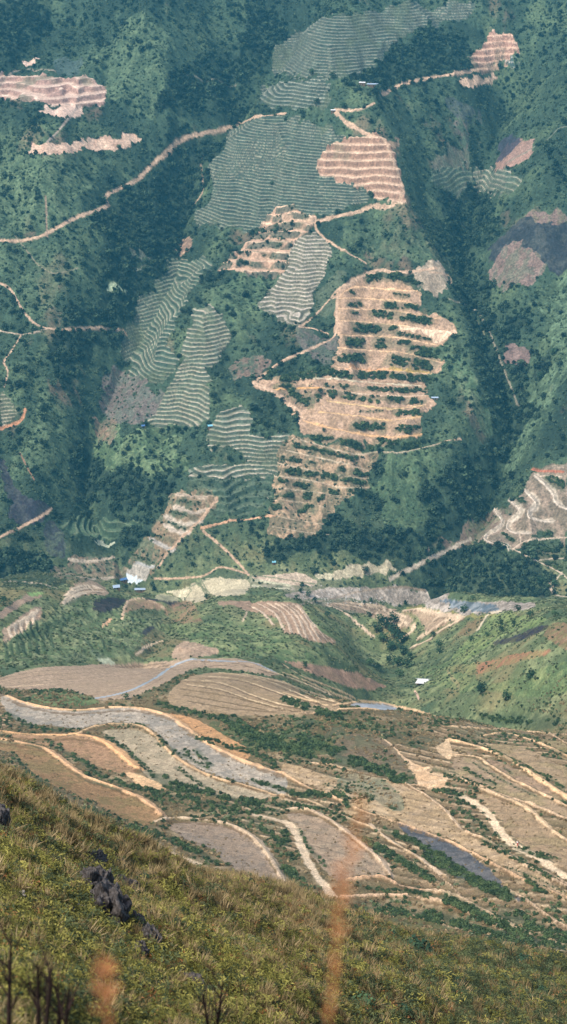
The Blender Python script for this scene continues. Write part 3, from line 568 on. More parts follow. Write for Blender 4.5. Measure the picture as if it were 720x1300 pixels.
patch(Q('135,235 150,215 200,210 250,225 290,255 310,290 280,300 230,270 180,255', 360, 880, 2), (132, 126, 100), (102, 114, 86), .7, .7)
NB = [  # banks: points, offset, width px, bank height, step
 ('25,12 60,26 120,40 200,46 300,38 380,45 440,65 490,100 560,145 640,182 720,212', 0, 880, 7.5, .8, .8, BN),
 ('0,212 60,240 140,270 200,300 300,335 400,372 480,410 560,452 640,490 740,530', 360, 880, 5.5, .6, .7, (206, 166, 132)),
 ('195,102 240,86 300,80 360,86 400,112 440,155 490,190 550,217 640,242 720,266', 0, 880, 5.5, .6, .6, (202, 164, 128)),
 ('0,267 60,272 120,300 190,330 230,345 270,375 350,422 412,462', 360, 880, 5, .5, .5, (200, 168, 136)),
 ('-40,96 0,98 60,105 120,108 190,108 250,118 290,140 325,168 352,192', 0, 880, 9, .8, .8, (220, 168, 124)),
 ('-40,118 0,120 60,130 120,145 170,180 220,215 290,240 350,265 400,295 412,308', 0, 880, 8, .8, .8, (212, 166, 128)),
 ('405,328 440,318 500,323 570,333 625,355 662,385 692,425 725,482', 0, 880, 8, .8, .7, (198, 170, 142)),
 ('0,300 60,300 115,325 155,352 205,392 245,425 272,462', 360, 880, 7, .7, .7, (202, 172, 144)),
 ('160,155 240,150 300,170 360,180 420,195 480,215 540,245 600,280 632,302', 360, 1040, 6.5, .7, .6, (216, 172, 138)),
 ('150,200 220,197 300,200 360,210 430,230 500,255 552,287', 360, 1040, 6.5, .7, .6, (220, 180, 148)),
 ('250,240 330,250 430,280 520,300 600,318 740,350', 360, 1040, 3.0, .4, .4, (196, 162, 130)),
 ('408,90 500,95 600,100 680,112 740,135', 360, 880, 3.5, .5, .5, (206, 170, 134)),
 ('500,112 560,106 620,120 680,143 740,172', 360, 880, 5, .6, .6, (216, 176, 138)),
 ('428,124 490,140 560,165 620,200 680,240 740,275', 360, 880, 7, .8, .7, (224, 182, 142)),
 ('430,160 490,166 530,190 580,220 640,250 740,298', 360, 880, 4.5, .6, .5, (210, 174, 140)),
 ('380,195 440,210 500,238 580,264 650,293 740,326', 360, 880, 4.5, .6, .6, (208, 174, 142)),
 ('500,250 560,273 620,300 680,350 740,388', 360, 880, 6, .6, .6, (220, 184, 148)),
 ('250,215 320,240 400,290 460,352 520,382 600,432 720,492', 360, 880, 4, .4, .5, (204, 172, 142)),
 ('0,170 90,182 180,205 250,222', 360, 880, 3, .4, .5, (202, 166, 132)),
 ('-20,272 60,280 130,290', 60, 880, 1, 0, .0, (200, 170, 140)),
]
for P, ox, oy, w_, h_, st_, cc in NB:
    lane([(x, y + w_ * .62) for x, y in Q(P, ox, oy, 2)], w_ * .55, (112, 88, 62), amt=.7, ragged=.9, edge=.5)  # shaded lower side of the bank, painted as a darker brown line
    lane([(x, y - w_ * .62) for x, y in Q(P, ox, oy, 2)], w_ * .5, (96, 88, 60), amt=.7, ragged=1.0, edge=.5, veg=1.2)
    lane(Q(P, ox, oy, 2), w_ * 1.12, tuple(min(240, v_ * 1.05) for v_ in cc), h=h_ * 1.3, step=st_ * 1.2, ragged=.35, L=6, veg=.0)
for P, ox, oy, w_, cc, lab in [
 ('0,325 30,350 50,400 70,440 100,482 132,520', 360, 880, 8, (216, 190, 160), 'thick pale path curving down to the junction of banks'),
 ('440,255 480,278 520,308 550,350 580,380 640,412 700,450 750,480', 360, 880, 8, (222, 194, 162), 'sandy path with a person walking among the right hand fields'),
 ('130,268 200,318 260,345 320,370 400,392 460,415 512,438', 0, 880, 7, (212, 184, 154), 'pale stony path along the foot of the brown fields'),
 ('640,308 720,328 760,350', 0, 880, 6, (212, 184, 154), 'short pale path above the leaf shaped field'),
 ('220,330 260,370 330,410 400,460', 360, 880, 3, (206, 178, 150), 'narrow path beside the slate coloured field')]:
    lane(Q(P, ox, oy, 2), w_, cc, name='footpath', label=lab, ragged=.3, h=-.1)
patch(Q('60,160 180,190 320,270 420,330 400,370 300,330 180,250 100,190', 200, 860, 3.6), (204, 152, 110), (176, 134, 98), .9, .1)
patch(Q('180,170 240,130 380,130 480,200 550,290 600,380 540,370 440,350 300,310 180,260', 380, 900, 4), (120, 104, 82), (98, 94, 70), .9, .7)
patch(Q('440,150 520,165 600,190 660,205 720,215 730,250 600,240 470,200', 0, 1000, 1), (108, 104, 66), (88, 94, 58), .85, 1.6)
patch(Q('0,60 150,80 300,95 450,120 640,120 740,160 700,190 560,200 460,150 380,125 240,125 100,170 0,160', 380, 900, 4), (104, 94, 66), (86, 88, 60), .8, 1.6)
NB2 = [('90,95 200,108 380,105 500,120 620,140 680,165 740,200', 540, 900, 2.2), ('600,120 740,132', 540, 900, 2), ('270,180 380,220 480,265 560,310 640,360 680,380', 540, 900, 2.4), ('10,310 100,330 200,375 300,410 400,455 520,490 640,540 740,580', 540, 900, 4.5),
 ('0,370 100,388 200,425 300,475 400,525 540,605', 540, 1040, 7), ('0,425 100,445 200,485 300,530 390,580', 540, 1040, 7.5), ('430,370 520,420 600,480 740,565', 540, 1040, 5), ('220,80 360,140 480,200 600,260 740,335', 540, 1040, 6), ('60,285 200,305 330,335 430,360 500,385 600,390 740,440', 380, 900, 4),
 ('0,105 90,112 150,112', 380, 880, 2), ('0,250 60,290 130,340 180,380', 540, 1040, 2.5), ('480,700 620,720 700,760', 540, 1040, 2)]
for P, ox, oy, w_ in NB2:
    P = Q(P, ox, oy, 4)
    lane([(x, y + w_ * .6) for x, y in P], w_ * .5, (100, 80, 56), amt=.7, ragged=.9, edge=.5)  # painted shade along the lower side of these banks too
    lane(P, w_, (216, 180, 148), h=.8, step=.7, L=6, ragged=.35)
# bushy banks between the near fields
for P, ox, oy, w_ in [('130,128 200,165 260,210 330,235 400,250 470,268 540,282 600,302 690,300', 0, 880, 7), ('270,108 330,150 380,200 430,240 470,250', 0, 880, 6), ('190,280 260,312 300,330', 0, 880, 7), ('320,340 400,362 480,395 560,432', 0, 880, 9),
  ('80,122 130,122', 0, 880, 5), ('30,150 60,185 100,222 130,240', 0, 880, 5), ('400,130 450,150 500,175 530,190', 0, 880, 5), ('450,190 500,225 520,240', 0, 880, 5), ('640,220 700,240', 0, 880, 5), ('560,280 640,290 700,300', 0, 880, 5), ('660,335 720,385', 0, 880, 8),
  ('0,245 60,262', 360, 880, 6), ('0,280 100,295 160,325', 360, 880, 6), ('255,345 330,378 400,415 470,462 560,502', 360, 880, 8), ('200,372 260,405 330,445 380,475', 360, 880, 9), ('40,345 70,400 110,440', 360, 880, 5), ('0,440 40,480 60,500', 360, 880, 12), ('0,350 10,380', 360, 880, 8),
  ('170,165 260,180 340,188 420,208 500,230', 360, 1040, 6), ('240,228 330,245 430,265 520,290 600,310 690,322', 360, 1040, 8), ('530,240 600,282 650,300 720,330', 360, 1040, 6), ('420,130 480,150 560,190 580,200', 360, 1040, 6),
  ('470,330 560,395 640,442 720,480', 360, 880, 4), ('580,385 640,410 700,420', 360, 880, 4), ('560,275 600,290 640,308', 360, 880, 2), ('385,200 470,222 540,245', 360, 880, 4), ('520,148 600,190 680,232 720,250', 360, 880, 3), ('480,178 560,225 640,262', 360, 880, 3), ('0,15 100,50 150,60', 360, 880, 10), ('0,100 90,130 150,150', 360, 880, 9), ('0,170 60,178 130,190', 360, 880, 5), ('140,80 220,90 300,100', 360, 880, 6),
  ('20,130 100,160 200,190 300,230', 360, 880, 0), ('560,440 640,470 720,510', 360, 880, 3), ('100,230 180,250 230,262', 360, 880, 4), ('500,60 600,70 700,75', 360, 880, 8), ('20,52 70,80 130,92 190,96', 0, 880, 6), ('500,110 560,130 640,150 700,180', 0, 880, 7), ('560,60 640,110 700,140', 0, 880, 10)]:
    if w_ > 0: strip(Q(P, ox, oy, 2), w_, 1.0, 'near')

for P, ox, oy, k_, w_ in [('300,190 420,245 520,300 620,340 690,390', 540, 900, 4, 5), ('200,300 300,360 360,380', 540, 900, 4, 5), ('30,320 120,345 200,370 300,390', 540, 900, 4, 5), ('40,405 150,430 190,440', 540, 900, 4, 7), ('170,500 250,560 320,620', 540, 900, 4, 6), ('600,330 700,400', 540, 900, 4, 5), ('650,220 700,240', 540, 900, 4, 4), ('400,300 440,330', 540, 900, 4, 3),
  ('290,120 400,170 500,220', 540, 1040, 4, 6), ('530,240 640,300', 540, 1040, 4, 6), ('500,150 620,195', 540, 1040, 4, 7), ('0,170 100,240 220,300 320,350 430,395', 540, 1040, 4, 13), ('100,400 200,450 300,500 400,550 500,600 560,640', 540, 1040, 4, 11), ('410,460 500,510 600,560 740,620', 540, 1040, 4, 13), ('0,480 120,510 240,560 400,610', 540, 1040, 4, 11), ('500,290 600,370', 540, 1040, 4, 7), ('-260,470 -120,470 0,490', 540, 1040, 4, 8), ('0,700 200,720 400,740 700,790', 540, 1040, 4, 6),
  ('0,170 100,190 200,245 300,275 440,330 540,370', 380, 900, 4, 12), ('0,230 100,260 180,270', 380, 900, 4, 7), ('560,180 640,200', 380, 900, 4, 5), ('0,130 150,150', 380, 900, 4, 6), ('30,430 200,440 260,500', 380, 900, 4, 8),
  ('320,190 420,260 560,300 700,350', 200, 860, 3.6, 17), ('170,330 240,400', 200, 860, 3.6, 6), ('0,270 80,350', 200, 860, 3.6, 6), ('0,450 100,500 200,520 350,560 480,580', 200, 860, 3.6, 9), ('460,480 560,510 660,545', 200, 860, 3.6, 6), ('120,330 150,350', 200, 860, 3.6, 6), ('0,120 120,150 240,180 320,190', 200, 860, 3.6, 7), ('600,180 700,200', 200, 860, 3.6, 7)]:
    strip(Q(P, ox, oy, k_), w_, 1.0, 'near')
# ================================================================== build the land
vf = np.clip(VEG, 0, 1)
DZ += far * vf * (n2 * 1.3 + n3 * .5 + fbm(X / 14, Y / 14, 301, 2) * 1.6)
DZ += midw * vf * (n2 * .7 + n3 * .35)
DZ += nearw * (n3 * .10 + fbm(X / .9, Y / .9, 311, 2) * .06 + vf * n2 * .25)
fgw = (1 - sstep(225, 262, DD)) * sstep(1.5, 5, DD)
DZ += fgw * (fbm(X / 6, Y / 6, 321, 4) * .028 * np.minimum(DD, 45) + fbm(X / 1.2, Y / 1.2, 331, 3) * .006 * np.minimum(DD, 40))
ZF = ZB + DZ
ZB = ZF
SL = ZF / DD
VM = np.maximum.accumulate(SL, axis=0)
ZW = ZF + CZ

def nt(mat):
    mat.use_nodes = True; t = mat.node_tree; t.nodes.clear()
    o = t.nodes.new('ShaderNodeOutputMaterial'); b = t.nodes.new('ShaderNodeBsdfPrincipled')
    t.links.new(b.outputs[0], o.inputs[0]); b.inputs['Roughness'].default_value = .9
    b.inputs['Specular IOR Level'].default_value = .15
    return t, b
def N(t, kind, **kw):
    n = t.nodes.new(kind)
    for k_, v in kw.items(): setattr(n, k_, v)
    return n
def land_material(name, detail, bump):
    m = bpy.data.materials.new(name); t, b = nt(m)
    at = N(t, 'ShaderNodeAttribute', attribute_name='Col')
    tc = N(t, 'ShaderNodeTexCoord')
    fac = None
    for sc_, lo, hi in detail:
        no = N(t, 'ShaderNodeTexNoise'); no.inputs['Scale'].default_value = sc_; no.inputs['Detail'].default_value = 4; no.inputs['Roughness'].default_value = .7
        t.links.new(tc.outputs['Object'], no.inputs['Vector'])
        mr = N(t, 'ShaderNodeMapRange'); mr.inputs['From Min'].default_value = .3; mr.inputs['From Max'].default_value = .7
        mr.inputs['To Min'].default_value = lo; mr.inputs['To Max'].default_value = hi
        t.links.new(no.outputs['Fac'], mr.inputs['Value'])
        if fac is None: fac = mr.outputs[0]
        else:
            mu = N(t, 'ShaderNodeMath', operation='MULTIPLY'); t.links.new(fac, mu.inputs[0]); t.links.new(mr.outputs[0], mu.inputs[1]); fac = mu.outputs[0]
    vm = N(t, 'ShaderNodeVectorMath', operation='SCALE')
    t.links.new(at.outputs['Color'], vm.inputs[0]); t.links.new(fac, vm.inputs['Scale'])
    t.links.new(vm.outputs[0], b.inputs['Base Color'])
    bp = N(t, 'ShaderNodeBump'); bp.inputs['Strength'].default_value = .8; bp.inputs['Distance'].default_value = bump
    t.links.new(no.outputs['Fac'], bp.inputs['Height']); t.links.new(bp.outputs[0], b.inputs['Normal'])
    return m
M_far = land_material('hillside_ground', [(.09, .75, 1.22), (.4, .5, 1.45)], 1.2)
M_mid = land_material('hill_ground', [(.2, .8, 1.2), (.9, .6, 1.4)], .7)
M_near = land_material('terrace_ground', [(.5, .8, 1.2), (2.2, .42, 1.5)], .5)
M_fore = land_material('slope_ground', [(.8, .6, 1.1), (9, .3, 1.1)], .06)
def water_material():
    m = bpy.data.materials.new('shallow_water'); t, b = nt(m)
    at = N(t, 'ShaderNodeAttribute', attribute_name='Col'); t.links.new(at.outputs['Color'], b.inputs['Base Color'])
    b.inputs['Roughness'].default_value = .35; b.inputs['Specular IOR Level'].default_value = .5
    no = N(t, 'ShaderNodeTexNoise'); no.inputs['Scale'].default_value = .8
    tc = N(t, 'ShaderNodeTexCoord'); t.links.new(tc.outputs['Object'], no.inputs['Vector'])
    bp = N(t, 'ShaderNodeBump'); bp.inputs['Distance'].default_value = .1; t.links.new(no.outputs['Fac'], bp.inputs['Height']); t.links.new(bp.outputs[0], b.inputs['Normal'])
    return m
M_water = water_material()

def props(o, label=None, cat=None, group=None, kind=None):
    if label: o['label'] = label
    if cat: o['category'] = cat
    if group: o['group'] = group
    if kind: o['kind'] = kind
    return o
fr = REG[:-1, :-1]
vid = np.full(ND * NA, -1, np.int64)
P3 = np.stack([X, Y, ZW], -1).reshape(-1, 3).astype(np.float32)
CF = np.concatenate([np.clip(C, .004, .9), np.ones((ND, NA, 1), np.float32)], -1).reshape(-1, 4).astype(np.float32)
II, JJ = np.meshgrid(np.arange(ND - 1), np.arange(NA - 1), indexing='ij')
for r, (nm, lab, cat) in enumerate(regions):
    s = fr == r
    if s.sum() < 3: continue
    i = II[s]; j = JJ[s]
    q = np.stack([i * NA + j, i * NA + j + 1, (i + 1) * NA + j + 1, (i + 1) * NA + j], 1)[:, ::-1].reshape(-1)
    u, inv = np.unique(q, return_inverse=True)
    me = bpy.data.meshes.new(nm)
    nf = len(q) // 4
    me.vertices.add(len(u)); me.vertices.foreach_set('co', P3[u].reshape(-1))
    me.loops.add(len(q)); me.loops.foreach_set('vertex_index', inv.astype(np.int32))
    me.polygons.add(nf); me.polygons.foreach_set('loop_start', np.arange(0, nf * 4, 4, dtype=np.int32))
    me.polygons.foreach_set('use_smooth', np.ones(nf, bool))
    ca = me.color_attributes.new('Col', 'FLOAT_COLOR', 'POINT'); ca.data.foreach_set('color', CF[u].reshape(-1))
    me.update(calc_edges=True)
    dm = float(np.median(DD[:-1, :-1][s]))
    me.materials.append(M_water if nm in ('pond', 'river', 'canal') else M_far if dm > 1150 else M_mid if dm > 600 else M_near if dm > 250 else M_fore)
    if r == 4: me.materials[0] = M_fore
    o = bpy.data.objects.new(nm, me); COL.objects.link(o)
    props(o, lab, cat, kind='structure')
del II, JJ

# ================================================================== plants
def leaf_material(name, c1, c2, c3=None, rough=.75):
    m = bpy.data.materials.new(name); t, b = nt(m)
    oi = N(t, 'ShaderNodeObjectInfo'); at = N(t, 'ShaderNodeAttribute', attribute_name='tone')
    ad = N(t, 'ShaderNodeMath', operation='ADD'); ad.inputs[1].default_value = 0
    mu = N(t, 'ShaderNodeMath', operation='MULTIPLY'); mu.inputs[1].default_value = .5
    mu2 = N(t, 'ShaderNodeMath', operation='MULTIPLY'); mu2.inputs[1].default_value = .5
    t.links.new(oi.outputs['Random'], mu.inputs[0]); t.links.new(at.outputs['Fac'], mu2.inputs[0])
    t.links.new(mu.outputs[0], ad.inputs[0]); t.links.new(mu2.outputs[0], ad.inputs[1])
    cr = N(t, 'ShaderNodeValToRGB')
    cr.color_ramp.elements[0].position = .15; cr.color_ramp.elements[0].color = (*lin(c1), 1)
    cr.color_ramp.elements[1].position = .85; cr.color_ramp.elements[1].color = (*lin(c3 or c2), 1)
    if c3:
        e = cr.color_ramp.elements.new(.5); e.color = (*lin(c2), 1)
    t.links.new(ad.outputs[0], cr.inputs[0]); t.links.new(cr.outputs[0], b.inputs['Base Color'])
    b.inputs['Roughness'].default_value = rough
    return m
def plain(name, c_, rough=.85, metal=0, noise=0, scale=8):
    m = bpy.data.materials.new(name); t, b = nt(m)
    b.inputs['Roughness'].default_value = rough; b.inputs['Metallic'].default_value = metal
    tc = N(t, 'ShaderNodeTexCoord'); no = N(t, 'ShaderNodeTexNoise'); no.inputs['Scale'].default_value = scale; no.inputs['Detail'].default_value = 5
    t.links.new(tc.outputs['Object'], no.inputs['Vector'])
    cr = N(t, 'ShaderNodeValToRGB'); k_ = noise or .12
    l = lin(c_)
    cr.color_ramp.elements[0].position = .3; cr.color_ramp.elements[0].color = (*(l * (1 - k_)), 1)
    cr.color_ramp.elements[1].position = .7; cr.color_ramp.elements[1].color = (*np.clip(l * (1 + k_), 0, .9), 1)
    t.links.new(no.outputs['Fac'], cr.inputs[0]); t.links.new(cr.outputs[0], b.inputs['Base Color'])
    return m
M_bark = plain('bark', (92, 78, 66), noise=.3)
M_forest = leaf_material('forest_leaves', (20, 38, 32), (40, 62, 46), (84, 108, 72))
M_scrub = leaf_material('scrub_leaves', (40, 60, 44), (66, 88, 60), (100, 120, 80))
M_hill = leaf_material('hill_leaves', (56, 70, 46), (88, 100, 64), (128, 134, 94))
M_bush = leaf_material('bush_leaves', (34, 54, 34), (56, 80, 46), (92, 112, 62))
M_tree = leaf_material('tree_leaves', (28, 52, 38), (44, 74, 48), (74, 104, 62))
M_dry = leaf_material('dry_scrub', (84, 72, 52), (124, 106, 78), (158, 138, 106))
M_yel = leaf_material('yellow_leaves', (48, 52, 26), (98, 96, 46), (158, 148, 84))
M_grn = leaf_material('green_leaves', (30, 44, 28), (62, 76, 44), (106, 118, 70))
M_tan = leaf_material('dry_grass', (88, 76, 50), (126, 108, 76), (168, 146, 112))
M_rust = leaf_material('rusty_leaves', (88, 54, 34), (128, 82, 52), (160, 116, 80))

def raw_mesh(name, verts, faces, mats, midx=None, tone=None, smooth=False):
    me = bpy.data.meshes.new(name); me.from_pydata([tuple(v) for v in verts], [], faces)
    for m in mats: me.materials.append(m)
    if midx is not None: me.polygons.foreach_set('material_index', np.array(midx, np.int32))
    if tone is not None:
        a = me.attributes.new('tone', 'FLOAT', 'FACE'); a.data.foreach_set('value', np.array(tone, np.float32))
    if smooth: me.polygons.foreach_set('use_smooth', np.ones(len(faces), bool))
    me.update(); return me
def leaf_blob(r_, n, lobes, size, flat=.8, lift=.5, spread=.55, shape='quad', up=.3):
    """leaf clumps gathered in lobes inside a crown of unit radius"""
    V, F, T = [], [], []
    cs = []
    for k_ in range(lobes):
        a = r_.random() * 6.283; q = r_.random() ** .5 * spread
        cs.append((np.array([q * math.cos(a), q * math.sin(a), lift + (r_.random() - .4) * .75 * flat]), .28 + .25 * r_.random(), r_.random()))
    for k_ in range(n):
        ce, rr, tn = cs[k_ % lobes]
        d_ = r_.normal(size=3); d_ /= np.linalg.norm(d_); d_[2] = abs(d_[2]) * (1 if r_.random() < .8 else -1)
        p = ce + d_ * rr * (.75 + .35 * r_.random()) * np.array([1, 1, flat])
        nrm = d_ * .7 + r_.normal(size=3) * .45 + np.array([0, 0, up]); nrm /= np.linalg.norm(nrm)
        t1 = np.cross(nrm, r_.normal(size=3)); t1 /= np.linalg.norm(t1); t2 = np.cross(nrm, t1)
        s = size * (.6 + .8 * r_.random()); b = len(V)
        if shape == 'quad':
            V += [p - t1 * s - t2 * s * .7, p + t1 * s - t2 * s * .8, p + t1 * s * .9 + t2 * s * .7, p - t1 * s * .8 + t2 * s]
        else:
            V += [p - t1 * s, p + t2 * s * .32 + nrm * s * .1, p + t1 * s - nrm * s * .25, p - t2 * s * .32 + nrm * s * .1]
        F.append((b, b + 1, b + 2, b + 3)); T.append(min(1, max(0, tn * .5 + .5 * r_.random())))
    return V, F, T
def blades(r_, n, h, spread, width, bend=.5):
    V, F, T = [], [], []
    for k_ in range(n):
        a = r_.random() * 6.283; q = r_.random() ** .5 * spread * .4
        b0 = np.array([q * math.cos(a), q * math.sin(a), -.05]); a2 = a + r_.normal() * .6
        out = np.array([math.cos(a2), math.sin(a2), 0]); sd = np.array([-out[1], out[0], 0]) * width * (.6 + .8 * r_.random())
        hh = h * (.5 + .6 * r_.random()); bd = bend * (.3 + r_.random())
        p1 = b0 + out * bd * .25 * hh + np.array([0, 0, hh * .55]); p2 = b0 + out * bd * hh * .8 + np.array([0, 0, hh])
        b = len(V); V += [b0 - sd, b0 + sd, p1 + sd * .8, p1 - sd * .8, p2]
        F += [(b, b + 1, b + 2, b + 3), (b + 3, b + 2, b + 4)]; tn = r_.random(); T += [tn, tn]
    return V, F, T
def tube(V, F, pts, rad, sides=5):
    b0 = len(V)
    pts = [np.array(p, float) for p in pts]
    for i_, p in enumerate(pts):
        d_ = pts[min(i_ + 1, len(pts) - 1)] - pts[max(i_ - 1, 0)]; d_ /= np.linalg.norm(d_)
        u = np.cross(d_, [.3, .1, .95] if abs(d_[2]) < .9 else [1, 0, .1]); u /= np.linalg.norm(u); w_ = np.cross(d_, u)
        for s in range(sides):
            a = 6.2832 * s / sides; V.append(p + (u * math.cos(a) + w_ * math.sin(a)) * rad[i_])
    for i_ in range(len(pts) - 1):
        for s in range(sides):
            a = b0 + i_ * sides + s; b = b0 + i_ * sides + (s + 1) % sides
            F.append((a, b, b + sides, a + sides))
    F.append(tuple(b0 + (len(pts) - 1) * sides + s for s in range(sides)))
R1 = np.random.default_rng(3)
def crown_mesh(name, mat, n, lobes, size, **kw):
    V, F, T = leaf_blob(R1, n, lobes, size, **kw); return raw_mesh(name, V, F, [mat], None, T)
def trunk_mesh(h=.55):
    V, F = [], []
    l = R1.normal(size=2) * .05
    tube(V, F, [(0, 0, -.25), (l[0] * .5, l[1] * .5, h * .5), (l[0], l[1], h)], [.075, .055, .03])
    for k_ in range(3):
        a = k_ * 2.1 + R1.random(); tube(V, F, [(l[0] * .6, l[1] * .6, h * (.5 + .12 * k_)), (.25 * math.cos(a), .25 * math.sin(a), h + .1)], [.03, .012], 4)
    return raw_mesh('trunk', V, F, [M_bark])
TREE_C = [crown_mesh('crown', M_tree, 190, 8, .085, flat=1.0, lift=.75, spread=.5) for _ in range(4)]
TREE_T = [trunk_mesh(.6) for _ in range(2)]
def whole_tree(mat, n, lobes, size, **kw):
    V, F, T = leaf_blob(R1, n, lobes, size, **kw); nl = len(F)
    tube(V, F, [(0, 0, -.3), (.03, 0, .6)], [.07, .03], 4)
    return raw_mesh('tree', V, F, [mat, M_bark], [0] * nl + [1] * (len(F) - nl), T + [.5] * (len(F) - nl))
FOREST = [whole_tree(M_forest, 120, 6, .13, flat=.9, lift=.55, spread=.5) for _ in range(5)]
SCRUB = [crown_mesh('shrub', M_scrub, 46, 4, .2, flat=.6, lift=.15, spread=.6) for _ in range(4)]
HILLS = [crown_mesh('shrub', M_hill, 50, 4, .18, flat=.6, lift=.15, spread=.6) for _ in range(4)]
DRYS = [crown_mesh('shrub', M_dry, 40, 4, .18, flat=.5, lift=.12, spread=.6) for _ in range(3)]
BUSH = [crown_mesh('bush', M_bush, 120, 6, .12, flat=.65, lift=.25, spread=.6) for _ in range(5)]
def tuft(mat, n, h, sp, w_, bend=.5):
    V, F, T = blades(R1, n, h, sp, w_, bend); return raw_mesh('tuft', V, F, [mat], None, T)
YEL = [crown_mesh('leafy', M_yel, 90, 6, .13, flat=.45, lift=.1, spread=.75, shape='leaf', up=.8) for _ in range(4)]
GRN = [crown_mesh('leafy', M_grn, 100, 6, .13, flat=.6, lift=.15, spread=.7, shape='leaf', up=.6) for _ in range(3)]
RUS = [crown_mesh('leafy', M_rust, 60, 5, .12, flat=.5, lift=.15, spread=.75, shape='leaf') for _ in range(2)]
TAN = [tuft(M_tan, 55, 1.0, .9, .022, .7) for _ in range(4)]
def proto_collection(name, meshes):
    c_ = bpy.data.collections.new(name)
    for m in meshes: c_.objects.link(bpy.data.objects.new(m.name + '_shape', m))
    return c_
def scatter(name, meshes, pts, scl, label, cat, tilt=.25):
    """many plants nobody could count, one object"""
    pts = np.asarray(pts, np.float32); n = len(pts)
    me = bpy.data.meshes.new(name); me.vertices.add(n); me.vertices.foreach_set('co', pts.reshape(-1))
    rot = np.stack([rng.normal(0, tilt, n), rng.normal(0, tilt, n), rng.random(n) * 6.283], 1).astype(np.float32)
    a = me.attributes.new('rot', 'FLOAT_VECTOR', 'POINT'); a.data.foreach_set('vector', rot.reshape(-1))
    a = me.attributes.new('scl', 'FLOAT', 'POINT'); a.data.foreach_set('value', np.asarray(scl, np.float32))
    a = me.attributes.new('pid', 'INT', 'POINT'); a.data.foreach_set('value', rng.integers(0, len(meshes), n).astype(np.int32))
    o = bpy.data.objects.new(name, me); COL.objects.link(o)
    g = bpy.data.node_groups.new(name + '_growth', 'GeometryNodeTree')
    g.interface.new_socket('Geometry', in_out='INPUT', socket_type='NodeSocketGeometry'); g.interface.new_socket('Geometry', in_out='OUTPUT', socket_type='NodeSocketGeometry')
    gi = g.nodes.new('NodeGroupInput'); go = g.nodes.new('NodeGroupOutput'); ip = g.nodes.new('GeometryNodeInstanceOnPoints'); ci = g.nodes.new('GeometryNodeCollectionInfo')
    ci.inputs['Collection'].default_value = proto_collection(name + '_shapes', meshes); ci.inputs['Separate Children'].default_value = True
    def attr(nm, dt):
        q = g.nodes.new('GeometryNodeInputNamedAttribute'); q.data_type = dt; q.inputs['Name'].default_value = nm; return q.outputs['Attribute']
    L = g.links.new
    L(gi.outputs[0], ip.inputs['Points']); L(ci.outputs[0], ip.inputs['Instance']); ip.inputs['Pick Instance'].default_value = True
    L(attr('pid', 'INT'), ip.inputs['Instance Index'])
    er = g.nodes.new('FunctionNodeEulerToRotation'); L(attr('rot', 'FLOAT_VECTOR'), er.inputs[0]); L(er.outputs[0], ip.inputs['Rotation'])
    L(attr('scl', 'FLOAT'), ip.inputs['Scale']); L(ip.outputs[0], go.inputs[0])
    md = o.modifiers.new('growth', 'NODES'); md.node_group = g
    props(o, label, cat, kind='stuff'); return o
def veg_at(px, py):
    a = np.arctan2(px, py); d = np.hypot(px, py)
    return VEG[np.clip(np.searchsorted(D, d) - 1, 0, ND - 2), np.clip(np.searchsorted(AZ, a) - 1, 0, NA - 2)]
def seen(px, py, pz, h):
    a = np.arctan2(px, py); d = np.hypot(px, py)
    i = np.clip(np.searchsorted(D, d) - 3, 0, ND - 2); j = np.clip(np.searchsorted(AZ, a) - 1, 0, NA - 2)
    return (pz + h - CZ) / d > VM[i, j]
def sector_points(n, a0, d0, d1):
    a = (rng.random(n) * 2 - 1) * R(a0); d = np.sqrt(rng.random(n) * (d1 * d1 - d0 * d0) + d0 * d0)
    px, py = d * np.sin(a), d * np.cos(a); return px, py, ground(px, py) + CZ, d
def copy_of(src, loc, s, rz, name=None):
    o = src.copy(); COL.objects.link(o); o.location = loc; o.scale = (s, s, s * random.uniform(.9, 1.15)); o.rotation_euler = (0, 0, rz)
    return o
# --- far side
px, py, pz, d = sector_points(120000, 19, 1178, 2110)
v = veg_at(px, py); u = rng.random(len(px)); cl = fbm(px / 30, py / 30, 401, 3)
isf = (v > 2) & (u < .64)
iss = (v > .3) & (v < 2) & (u < .5 * v * (1 + .8 * cl))
loose = (v > .9) & (v < 2) & (u > .955 - .12 * np.clip(cl, 0, 1) - .1 * (v > 1.5))
fsz = rng.uniform(1.9, 4.3, len(px)) * (1 + .45 * (rng.random(len(px)) < .14))
tr = isf | loose
